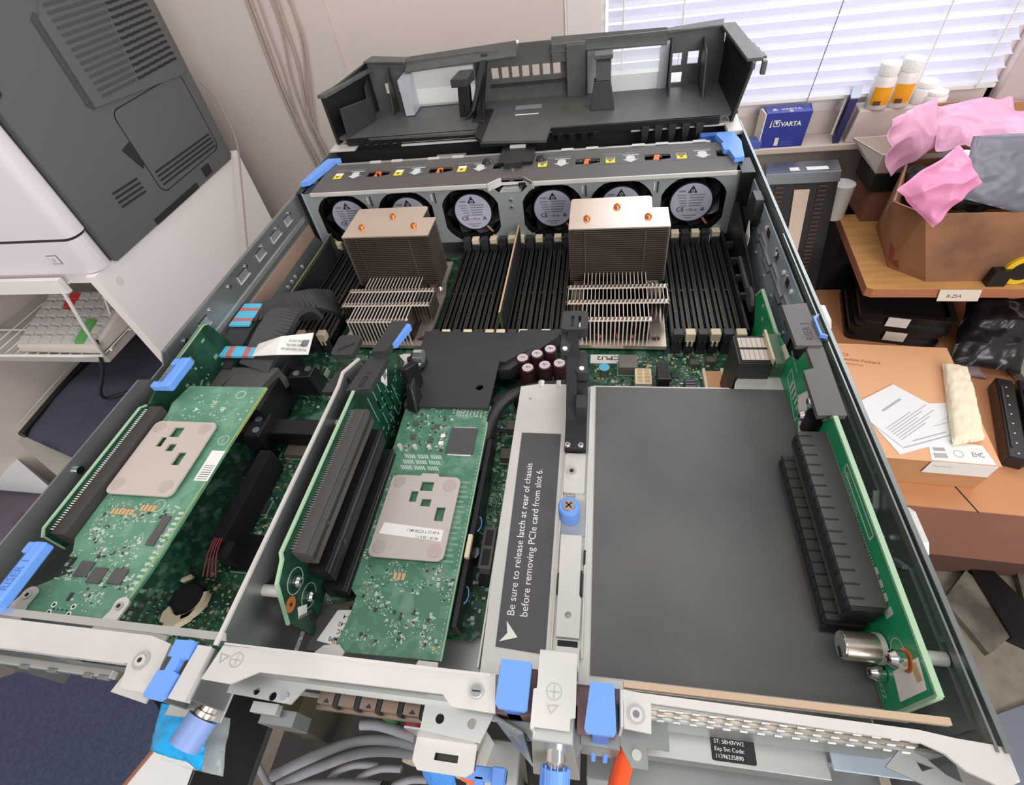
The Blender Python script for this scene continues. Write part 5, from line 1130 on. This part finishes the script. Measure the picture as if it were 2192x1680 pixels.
# ================================================================ plank shelf and what stands on it
sf=thing('plank_shelf','light wood plank shelf with paper tag on its edge, holding the worn cartons','shelf',(900,800,-750))
wood=M('birch_ply',(206,156,96),.5,c2=(190,140,82),scale=14,stretch=(1,6,6)); wedge=M('ply_edge',(170,108,76),.6)
mb=MB(); mb.prism([(754,932),(735,702),(744,696),(1200,684),(1200,936)],'z',-281,-265,wood,side=wedge); mb.build('board',sf,bevel=.8)
mb=MB(); mb.hexa([(842,690.2,-286),(900,688.6,-286),(900,689.6,-286),(842,691.2,-286),(838,690.8,-264),(896,689.2,-264),(896,690.2,-264),(838,691.8,-264)],M('tag_cream',(226,214,200),.6)); mb.text('R-25A',9,frame((852,690,-279),(1,-.03,0),(0,0,1)),ink,.9); mb.build('paper_tag',sf)
kraft=M('kraft',(164,118,84),.6,c2=(126,88,66),scale=13,bump=.3,bscale=24); kraft_l=M('kraft_light',(190,140,96),.75); kraft_d=M('kraft_red',(140,94,78),.8,c2=(150,100,80),scale=5)
def shell(name,label,cat,B,T,z0,z1,mat,th=3):
    t=thing(name,label,cat,((B[0][0]+B[2][0])/2,(B[0][1]+B[2][1])/2,z0)); mb=MB(); n=len(B)
    for i in range(n):
        a,b=B[i],B[(i+1)%n]; c,d=T[i],T[(i+1)%n]
        e=Vector((b[0]-a[0],b[1]-a[1],0)).normalized(); q=Vector((e.y,-e.x,0))*-th
        mb.hexa([(a[0],a[1],z0),(b[0],b[1],z0),(b[0]+q.x,b[1]+q.y,z0),(a[0]+q.x,a[1]+q.y,z0),(c[0],c[1],z1),(d[0],d[1],z1),(d[0]+q.x,d[1]+q.y,z1),(c[0]+q.x,c[1]+q.y,z1)],mat)
    mb.prism(B,'z',z0,z0+th,mat); mb.build('walls',t); return t
wc_=shell('torn_carton','large worn brown carton with ragged open top on the wood plank shelf','carton',[(806,888),(784,757),(826,714),(1060,714),(1060,888)],[(808,888),(742,753),(771,711),(1060,700),(1060,888)],-265,-142,kraft)
mb=MB(); pillow(mb,[(785,755,-150),(1040,730,-146),(1040,870,-150),(800,870,-150)],40,M('dark_wadding',(62,58,56),.95,c2=(24,24,26),scale=90,bump=.8,bscale=200),24,14,.05,4,.3); tag(mb.build('scrap_filling'),'dark fluffy packing scrap filling the top of the torn carton','packing scrap',kind='stuff')
mb=MB(); _P=lambda u,v,o: (784+(826-784)*u+((742+(771-742)*u)-(784+(826-784)*u))*v-o,757+(714-757)*u+((753+(711-753)*u)-(757+(714-757)*u))*v-o,-265+123*v)
mb.hexa([_P(.02,.12,.8),_P(.3,.04,.8),_P(.3,.04,0),_P(.02,.12,0),_P(.02,.42,.8),_P(.26,.3,.8),_P(.26,.3,0),_P(.02,.42,0)],M('tape_red',(128,58,54),.5)); mb.build('red_mark',wc_)
pinkm=M('pink_film',(244,182,214),.3,alpha=.8); pinkd=M('pink_film_deep',(246,160,204),.32,alpha=.88)
def film(name,label,c,th,mat,amp,seed,n=48,fr=.016,g='pink antistatic film bags'):
    mb=MB(); pillow(mb,c,th,mat,n,amp,fr,seed,.4,True); return tag(mb.build(name),label,'plastic bag',g)
film('pink_bag','crumpled pink film bag hanging over the near left corner of the torn carton',[(706,694,-92),(766,690,-146),(806,700,-88),(762,716,-42)],26,pinkd,11,1.3)
film('pink_bag','pink film draped out of the small white carton, on its left side',[(742,870,-66),(775,872,-160),(836,884,-116),(826,930,-60)],10,pinkm,8,5.1)
film('pink_bag','pink film lying over the middle carton, behind the grey antistatic bag',[(830,860,-120),(960,850,-110),(960,960,-90),(838,960,-88)],24,pinkm,10,7.7)
mb=MB(); pillow(mb,[(806,716,-120),(912,706,-150),(912,744,-46),(800,744,-46)],14,M('antistatic_grey',(122,124,138),.4,0,alpha=.84),24,5,.03,11,.35); tag(mb.build('antistatic_bag'),'smoky grey antistatic bag standing in the torn carton at the right edge','plastic bag')
mb=MB(); pillow(mb,[(790,740,-96),(840,745,-100),(850,775,-84),(806,780,-78)],10,white,10,3,.05,2,.5); tag(mb.build('paper_wad'),'white folded paper stuck in the torn carton between pink and grey bags','paper')
mb=MB(); mb.box((784,905,-265),(880,975,-205),kraft_d); tag(mb.build('brown_carton',bevel=1),'brown carton under the black box, standing on the wood plank by the wall','carton')
mb=MB(); mb.box((776,902,-205),(890,978,-172),M('black_card',(30,34,32),.6)); tag(mb.build('black_box',bevel=1),'flat black box stacked on the brown carton, below the small white open carton','box')
oc2=shell('white_open_carton','small white carton with brown inside flaps and a blue patch, topmost on the black box','carton',[(776,978),(776,905),(886,903),(886,978)],[(748,978),(774,900),(890,898),(890,978)],-172,-138,vcr,2)
mb=MB(); mb.hexa([(792,900,-138),(862,898,-138),(862,900,-138),(792,902,-138),(796,896,-112),(862,894,-112),(862,896,-112),(796,898,-112)],kraft_l); mb.hexa([(840,974,-110),(890,974,-110),(890,976,-110),(840,976,-110),(842,974,-88),(892,974,-88),(892,976,-88),(842,976,-88)],kraft_l); mb.build('flap',oc2)
mb=MB(); mb.box((836,901.4,-166),(872,902.6,-142),M('navy_patch',(40,40,90),.5))
for i in range(4): mb.box((834,900.8,-163+i*6),(838,902.8,-161+i*6),vcr)
mb.build('blue_patch',oc2)
shell('side_carton','open kraft carton at the top right beside the window jamb, white scraps inside','carton',[(900,980),(900,880),(1080,880),(1080,980)],[(890,980),(896,872),(1080,872),(1080,980)],-265,-96,kraft_l)
mb=MB(); mb.box((904,884,-262),(1070,976,-180),M('scrap_box_filler',(180,150,120),.8)); tag(mb.build('carton_insert'),'brown card insert inside the side carton at the right','card insert')
tp=thing('tape_roll','yellow and black tape roll at the right end of the wood plank','tape',(950,700,-265))
mb=MB(); mb.cyl((945,704,-240),(945,726,-240),25,M('tape_yellow',(232,196,40),.45),32); mb.build('tape',tp); mb=MB(); mb.cyl((945,702,-240),(945,704,-240),16,black,28); mb.box((905,698,-265),(930,712,-236),black); mb.build('core',tp)
# leaning dark device
ld=thing('tray_frame','dark slotted tray frame with bright metal top edge and paper strip, leaning below the sill','metal frame',(670,950,-480))
X0=Matrix.Rotation(math.radians(0),4,'X')
mb=MB(); mb.X=Matrix.Translation((0,0,0)); mb.hexa([(606,856,-418),(737,856,-418),(737,896,-418),(606,896,-418),(592,900,-164),(716,900,-164),(722,940,-164),(600,940,-164)],M('frame_black',(34,32,34),.4)); mb.build('body',ld,bevel=2)
mb=MB(); mb.hexa([(590,894,-178),(718,894,-178),(722,944,-178),(598,944,-178),(592,898,-160),(716,898,-160),(722,942,-160),(600,942,-160)],M('rim_steel',(130,136,140),.3,.8)); mb.box((634,906,-160),(650,918,-159),white); mb.box((662,906,-160),(698,918,-159),white); mb.build('top_rim',ld,bevel=3)
mb=MB()
for k in range(2):
    for i in range(26):
        t=(i+1)/30; z=-178-240*t; y=900-92*(-(z+164)/536)-2.4; x=(612+k*72)+28*(-(z+164)/536); mb.box((x,y,z),(x+14,y+1,z+3),M('slot_brown',(96,72,66),.5) if 'slot_brown' not in MATS else MATS['slot_brown'])
mb.build('slots',ld)['kind']='stuff'
mb=MB(); mb.hexa([(658,866,-330),(680,866,-330),(680,869,-330),(658,869,-330),(646,893,-190),(672,893,-190),(672,896,-190),(646,896,-190)],M('strip_cream',(212,192,172),.7)); mb.build('paper_strip',ld)
mb=MB(); mb.cyl((742,930,-265),(742,930,-200),20,white,24); tag(mb.build('paper_cup',bevel=3),'white rounded cup partly hidden behind the dark leaning frame by the wall','cup')
mb=MB(); mb.box((766,906,-750),(1160,1040,-281),M('deep_black',(22,22,26),.7)); tag(mb.build('dark_filler_crate',bevel=2),'near-black crate added to darken the space under the wood plank by the wall','crate')  # added near-black body that makes the space under the plank dark
# ================================================================ cartons on the floor at the right
bx=thing('big_carton','big brown carton on the floor at the right, under the flat shipping carton','carton',(900,600,-566))
mb=MB(); mb.hexa([(737,390,-566),(1150,366,-566),(1150,900,-566),(700,900,-566),(735,388,-420),(1150,364,-420),(1150,900,-420),(690,900,-420)],kraft_d); mb.build('body',bx,bevel=2)
mb=MB(); mb.hexa([(735,388,-421),(1150,364,-421),(1150,900,-421),(690,900,-421),(735,388,-419.4),(1150,364,-419.4),(1150,900,-419.4),(690,900,-419.4)],M('kraft_top',(206,146,104),.7,c2=(196,136,94),scale=6)); mb.prism([(838,380),(840,380),(826,425),(824,425)],'z',-419.4,-419,ink); mb.build('top_flaps',bx)
mb=MB(); mb.box((760,440,-750),(1130,880,-566),M('kraft_dark_brown',(92,66,54),.8)); tag(mb.build('lower_carton',bevel=2),'dark brown carton beneath the big carton, standing on the floor','carton')  # card of a darker brown than the carton above
hp=thing('shipping_carton','flat brown shipping carton with printed maker name, lying under the two white papers','carton',(770,540,-419))
mb=MB(); mb.hexa([(655,432,-419),(850,420,-419),(884,655,-419),(655,672,-419),(655,430,-358),(852,418,-358),(876,655,-358),(655,670,-358)],kraft_l); mb.build('body',hp,bevel=1)
mb=MB(); mb.hexa([(654,429,-357.8),(852,417,-357.8),(876,655,-357.8),(654,670,-357.8),(654,429,-357),(852,417,-357),(876,655,-357),(654,670,-357)],M('kraft_pale',(222,168,126),.7)); mb.build('lid',hp)
mb=MB(); mb.text('Hewlett Packard',9.4,frame((704,626,-356.8),(1,-.2,0),(.2,1,0)),M('print_brown',(170,106,66),.7),.95,.02); mb.text('Enterprise',8.4,frame((703,616,-356.8),(1,-.2,0),(.2,1,0)),MATS['print_brown'],.95)
mb.prism([(701,638),(720,634),(721,640),(702,644)],'z',-357,-356.7,MATS['print_brown'],holes=[[(702.4,639),(719,635.6),(719.6,639),(703,642.4)]]); mb.build('print',hp)
mb=MB(); mb.prism([(768,424),(846,419),(842,452),(776,462)],'z',-357,-356.4,white); mb.hexa([(766,421.6,-384),(847,416.6,-384),(847,417.6,-384),(766,422.6,-384),(768,421.6,-357),(848,416.6,-357),(848,417.6,-357),(768,422.6,-357)],white)
mb.text('EHC',11,frame((822,432,-356.3),(1,-.07,0),(.07,1,0)),ink,.7); mb.prism(circ(806,436,6,20),'z',-356.4,-356.2,grey_ink,holes=[circ(806,436,5.4,20)])
for i in range(10): mb.box((774+i*1.7,428,-356.4),(774.8+i*1.7,436,-356.2),grey_ink); mb.box((777+i*1.5,440,-356.4),(777.8+i*1.5,446,-356.2),grey_ink)
mb.text('shipping  REV  04-1',3,frame((772,419.5,-366),(1,-.06,0),(0,0,1)),grey_ink); mb.build('label',hp)
def paper(label,p,z,lines):
    t=thing('paper_sheet',label,'paper',(p[0][0],p[0][1],z),'papers on the shipping carton'); mb=MB(); mb.prism(p,'z',z,z+.5,paper_w)
    a,b,c,d=[Vector((*q,z+.55)) for q in p]
    for v0,v1,u0,u1 in lines:
        L=lambda u,v: a+(b-a)*u+(d-a)*v
        mb.add([L(u0,v0),L(u1,v0),L(u1,v1),L(u0,v1)],[(0,1,2,3)],M('print_faint',(168,168,172),.7) if 'print_faint' not in MATS else MATS['print_faint'])
    mb.build('sheet',t)
paper('lower white printed sheet lying on the shipping carton, peeping out at the right',[(730,431),(844,473),(832,532),(700,520)],-356.6,[(.08,.1,.1,.8),(.15,.17,.1,.7),(.3,.31,.5,.9)])
paper('upper white printed sheet lying crooked on the shipping carton',[(738,443),(822,507),(766,568),(690,520)],-355.6,[(.1+i*.045,.115+i*.045,.08,.6+.3*((i*7)%3)/2) for i in range(7)]+[(.62,.66,.3,.7)])
mb=MB(); pillow(mb,[(801,448,-352),(845,458,-352),(882,606,-352),(850,612,-352)],22,M('foam_cream',(236,224,196),.9,bump=.4,bscale=150),30,2.6,.09,3,.22); tag(mb.build('foam_strip'),'cream egg-crate foam strip lying across the shipping carton','foam strip')
trm=M('tray_black',(28,26,28),.28)
for k,(dy,z) in enumerate(((0,-419),(-2,-386))):
    t=thing('plastic_tray','glossy black plastic tray with small cream sticker, '+('lower' if k==0 else 'upper')+' of the two under the plank','tray',(840,800,z),'black trays under the plank')
    mb=MB(); mb.X=Matrix.Translation((765+k*6,748+dy,z))@Matrix.Rotation(math.radians(-12),4,'Z'); mb.prism(rrect(0,0,150,150,12),'z',0,10,trm); mb.prism(rrect(4,4,146,146,12),'z',10,26,trm); mb.prism(rrect(0,0,150,150,12),'z',26,32,trm,holes=[rrect(10,10,140,140,10)]); mb.build('shell',t,bevel=1.5)
    mb=MB(); mb.X=Matrix.Translation((765+k*6,748+dy,z))@Matrix.Rotation(math.radians(-12),4,'Z'); mb.box((60-k*14,-1,8),(94-k*14,.2,28),vcr); mb.build('sticker',t)
mb=MB(); pillow(mb,[(900,660,-400),(1000,640,-400),(1050,770,-350),(960,790,-350)],70,M('black_film',(34,32,36),.25,bump=.25,bscale=25),22,12,.03,6,.5); tag(mb.build('wrapped_bundle'),'black bundle wrapped in shiny film on the big carton, beneath the plank end','bundle')
mb=MB(); pillow(mb,[(896,655,-415),(960,640,-415),(950,700,-412),(890,712,-415)],10,M('milky_bag',(180,160,166),.3,alpha=.7),12,3,.05,6,.5); tag(mb.build('clear_bag'),'thin clear plastic bag spilling from the black bundle toward the foam strip','plastic bag')
mb=MB(); mb.box((1000,560,-418),(1120,760,-400),M('grey_panel',(150,148,142),.5)); tag(mb.build('flat_case',bevel=1),'pale grey flat case on the big carton at the right edge','case')
for k in range(3):
    t=thing('drive_caddy',('black drive caddy nearest the foam strip','black drive caddy in the middle of the row','black drive caddy at the right frame edge with white label')[k]+', on the big carton','drive caddy',(900+k*26,500,-419),'drive caddies')
    mb=MB(); mb.X=Matrix.Translation((900+k*30,462-k*4,-418))@Matrix.Rotation(math.radians(-18),4,'Z'); mb.box((0,0,0),(24,170,24),trm)
    for i in range(8): mb.cyl((12,10+i*20,24),(12,10+i*20,24.6),1.4,white_zinc,8)
    mb.build('rail',t,bevel=2); mb=MB(); mb.X=Matrix.Translation((900+k*30,462-k*4,-418))@Matrix.Rotation(math.radians(-18),4,'Z'); mb.box((4,20,24),(7,150,26),dark)
    if k==2: mb.box((8,60,24),(22,120,25),white); mb.box((0,30,23),(6,50,25),M('pcb_spot',(50,100,50),.5))
    mb.build('face',t)
# floor at the right: marbled tiles and dark band
mar=M('marble_slab',(150,144,128),.5,c2=(90,84,76),scale=18,contrast=(.25,.6))
for k,p in enumerate(([(940,380),(1000,440),(1060,350),(975,290)],[(1030,500),(1160,560),(1190,480),(1072,452)],[(1085,440),(1200,440),(1120,300),(1052,300)])):
    mb=MB(); mb.prism(p if sum(p[i][0]*p[(i+1)%4][1]-p[(i+1)%4][0]*p[i][1] for i in range(4))>0 else p[::-1],'z',-750,-736,mar); tag(mb.build('stone_tile',bevel=1),('mottled stone tile on the floor, nearest the right chassis wall','mottled stone tile on the floor, half under the big carton','mottled stone tile on the floor at the right edge')[k],'tile','loose stone tiles on the floor')
mb=MB(); mb.prism([(1005,445),(1030,470),(1085,350),(1055,300),(1020,318)][::-1],'z',-750,-730,black); tag(mb.build('floor_strip'),'black strip on the floor between two mottled stone tiles','strip')
mb=MB(); mb.prism([(880,170),(1100,260),(1100,60),(840,40)][::-1],'z',-750,-744,M('blue_grey_mat',(120,126,140),.8)); tag(mb.build('floor_mat'),'blue-grey mat on the floor at the bottom right corner','mat')
# ================================================================ below the rear of the chassis
rail_m=M('rail_black',(58,58,60),.4); rl=thing('rack_rail','black steel rack rail with oval hole projecting from under the chassis rear','rail',(70,-20,-60))
mb=MB(); mb.hexa([(52,-60,-96),(84,-60,-96),(80,300,-96),(50,300,-96),(52,-60,-90),(84,-60,-90),(80,300,-90),(50,300,-90)],rail_m); mb.hexa([(78,-60,-90),(84,-60,-90),(80,60,-90),(74,60,-90),(96,-60,-10),(98,-60,-10),(94,60,-2),(90,60,-2)],black)
mb.build('beam',rl,bevel=1)
for x0 in (22,374): mb=MB(); mb.box((x0,70,-90),(x0+38,620,-.4),rail_m); mb.build('side_support',rl)
mb=MB(); mb.prism([(a,-31+(b+31)*1.7) for a,b in circ(64,-31,5,24)],'z',-90,-89.4,M('hole_black',(6,6,8),.9)); mb.prism([(a,-31+(b+31)*1.7) for a,b in circ(64,-31,5.7,24)],'z',-90,-89.2,chrome,holes=[[(a,-31+(b+31)*1.7) for a,b in circ(64,-31,5.2,24)]]); mb.cyl((83,-58,-89),(76,0,-89),.5,white,6); mb.build('oval_hole',rl)
pk2=thing('plastic_pouch','bright cyan plastic pouch with clear wrinkled film hanging under the rear left knob','plastic bag',(110,-35,0))
mb=MB(); pillow(mb,[(103,-38,40),(136,-42,44),(133,-22,50),(103,-21,48)],8,M('cyan_film',(20,160,224),.25,bump=.4,bscale=200,alpha=.95),16,2,.1,2,.5); mb.build('pouch',pk2)
mb=MB(); pillow(mb,[(106,-41,34),(140,-43,34),(136,-22,40),(104,-20,40)],8,clear,14,2,.1,9,.5); mb.build('clear_film',pk2)
mb=MB(); mb.hexa([(-40,-90,-130),(60,-90,-130),(50,-32,-130),(-16,-32,-130),(-40,-90,-120),(60,-90,-120),(50,-32,-120),(-16,-32,-120)],paper_w); mb.hexa([(-42,-90,-131),(-39,-90,-131),(-15,-32,-131),(-18,-32,-131),(-42,-90,-119),(-39,-90,-119),(-15,-32,-119),(-18,-32,-119)],MATS['kraft_red']); tag(mb.build('white_board',bevel=.5),'white board with brown edge beneath the cyan pouch, left of the black rail','board')
# lower server body and plates
ls=thing('lower_server','second steel server chassis sitting underneath, seen below the right rear flange','server chassis',(380,20,-90))
mb=MB(); mb.box((300,-14,-94),(384,200,-92),steel); mb.box((300,-60,-150),(372,-14,-148),steel_mid); mb.box((300,-14,-150),(372,-12,-94),steel); mb.box((340,-13,-92),(344,0,-60),white_zinc)
mb.build('case',ls,bevel=.5)
mb=MB()
for k in range(5): mb.prism([(298+k*10+p[0]*1.0,-30+p[1]*.5) for p in circ(0,0,12,16,20,160)]+[(298+k*10+p[0],-30+p[1]*.5) for p in circ(0,0,10.6,16,160,20)],'z',-148,-146,white_zinc)
mb.build('fan_grille',ls)
mb=MB(); mb.box((232,-60,-260),(262,-4,-60),steel_mid); mb.hexa([(226,-26,-60),(240,-26,-60),(246,-6,-60),(230,-6,-60),(232,-24,20),(246,-24,20),(250,-6,20),(236,-6,20)],white_zinc); tag(mb.build('steel_bracket',bevel=1),'upright bright steel bracket below the chassis, between the blue connector and the left thumbscrew','bracket')
mb=MB(); mb.cyl((318,-12,60),(312,-34,0),4.2,orange_rod,8); mb.cyl((312,-34,0),(309,-50,-60),4.2,orange_rod,8); tag(mb.build('orange_rod'),'bright orange rod hanging under the right blue latch','rod')
# clutter in the dark gap: cables, card bits
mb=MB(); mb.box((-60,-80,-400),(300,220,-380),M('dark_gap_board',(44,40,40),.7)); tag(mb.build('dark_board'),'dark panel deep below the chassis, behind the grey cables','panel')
gj=cable_grey
CB=[([(40,-36,-200),(70,-22,-190),(110,-6,-180),(150,-2,-176),(190,-8,-172)],4,'grey round cable arching low under the middle flange, upper of the thick pair'),
([(46,-40,-204),(76,-27,-196),(116,-12,-188),(156,-8,-184),(196,-12,-180)],4,'grey round cable arching low under the middle flange, lower of the thick pair'),
([(60,-46,-170),(100,-36,-168),(150,-32,-166),(190,-36,-164),(230,-44,-160)],3.4,'grey cable running straight along the bottom frame edge, wound with black tie'),
([(96,-44,-180),(104,-30,-172),(120,-22,-168),(140,-20,-168)],2.6,'thin grey cable loop, leftmost of the three small loops'),
([(116,-44,-176),(126,-30,-170),(142,-22,-166),(160,-20,-164)],2.6,'thin grey cable loop, middle of the three small loops'),
([(144,-46,-172),(152,-34,-166),(168,-26,-162),(184,-24,-160)],2.6,'thin grey cable loop, rightmost of the three small loops'),
([(30,-10,-160),(32,-24,-170),(44,-38,-180),(70,-60,-190)],2.6,'pale cable dropping beside the black rail'),
([(124,3,-150),(140,4,-150),(170,0,-150)],4,'short grey plug end poking out under the port cages')]
for pts,r,lb in CB: mb=MB(); mb.tube(pts,r,gj,12); tag(mb.build('grey_cable'),lb,'cable','grey cables under the chassis')
mb=MB()
for i in range(7): mb.lathe([(4.4,-.9),(5,0),(4.4,.9)],(148+i*2.2,-33,-166),black,16,(1,0,0))
tag(mb.build('coil_tie'),'black coiled tie around the lowest grey cable','cable tie')
mb=MB(); mb.hexa([(60,-10,-230),(80,-10,-230),(82,20,-230),(64,20,-230),(66,-6,-120),(84,-6,-120),(86,20,-120),(70,20,-120)],M('iridescent_steel',(130,140,134),.25,.9,c2=(196,186,140),scale=8)); tag(mb.build('steel_strip'),'tarnished steel strip standing below the chassis, right of the black rail','strip')
mb=MB(); mb.box((150,-14,-220),(196,6,-190),M('beige_connector',(190,178,160),.6)); tag(mb.build('beige_block',bevel=2),'beige block behind the small grey cable loops','block')
mb=MB(); mb.box((163,2,-150),(172,10,-138),M('crimson_plastic',(176,60,86),.4)); tag(mb.build('red_clip',bevel=1),'crimson plastic clip below the port cages','clip')
mb=MB(); mb.box((146,6,-156),(154,16,-132),M('green_plastic',(40,110,66),.4)); tag(mb.build('green_clip',bevel=1),'green plastic plug left of the crimson clip','plug')
mb=MB(); pillow(mb,[(214,-30,-40),(232,-32,-40),(232,-20,-10),(214,-18,-8)],10,M('blue_foam',(70,142,220),.9,bump=.6,bscale=600),10,1.2,.2,3,.3); tag(mb.build('blue_foam_pad'),'blue foam pad wedged under the slotted bracket','foam pad')
mb=MB(); mb.cyl((236,-24,-30),(244,-26,-30),4,orange,16); tag(mb.build('orange_plug',bevel=.6),'small orange plug right of the blue foam pad','plug')
bc=thing('blue_connector','light blue plastic connector clip right of the orange plug','connector',(246,-30,-20))
mb=MB(); mb.box((240,-28,-12),(262,-22,-8),blue); mb.box((246,-34,-14),(251,-26,-8),blue); mb.box((256,-30,-12),(262,-22,0),blue); mb.build('clip',bc,bevel=.6)
mb=MB(); mb.tube([(264,-30,-120),(272,-24,-100),(274,-14,-70),(270,0,-60)],9,black,14); tag(mb.build('black_hose'),'thick black cable bending down behind the bright steel bracket','cable')

mb=MB(); pillow(mb,[(398,-34,-150),(452,-30,-150),(456,14,-140),(400,14,-140)],16,M('printed_bag',(206,200,196),.6,c2=(70,66,66),scale=70,contrast=(.5,.6)),16,4,.04,4,.5); tag(mb.build('printed_bag'),'white bag with dark scribbled pattern below the chassis at the lower right','bag')
for k in range(3): mb=MB(); mb.tube([(446+k*14,30,-120),(452+k*14,8,-130),(458+k*15,-16,-150),(458+k*15,-50,-190)],4,cable_blk,10); tag(mb.build('black_cable'),('black cable under the chassis, nearest the scribbled bag','black cable under the chassis, middle of three at the lower right','black cable under the chassis, rightmost of three at the lower right')[k],'cable','black cables at the lower right')

rk=thing('rack_cabinet','black rack cabinet carrying the rails and the open server chassis','rack cabinet',(217,340,-750))
mb=MB(); mb.box((10,80,-750),(424,660,-152),black); mb.build('body',rk,bevel=2); mb=MB(); mb.box((20,90,-152),(290,640,-97),black); mb.build('plinth',rk,bevel=1)
for _o in list(bpy.data.objects):
    if '_l' in _o: del _o['_l']
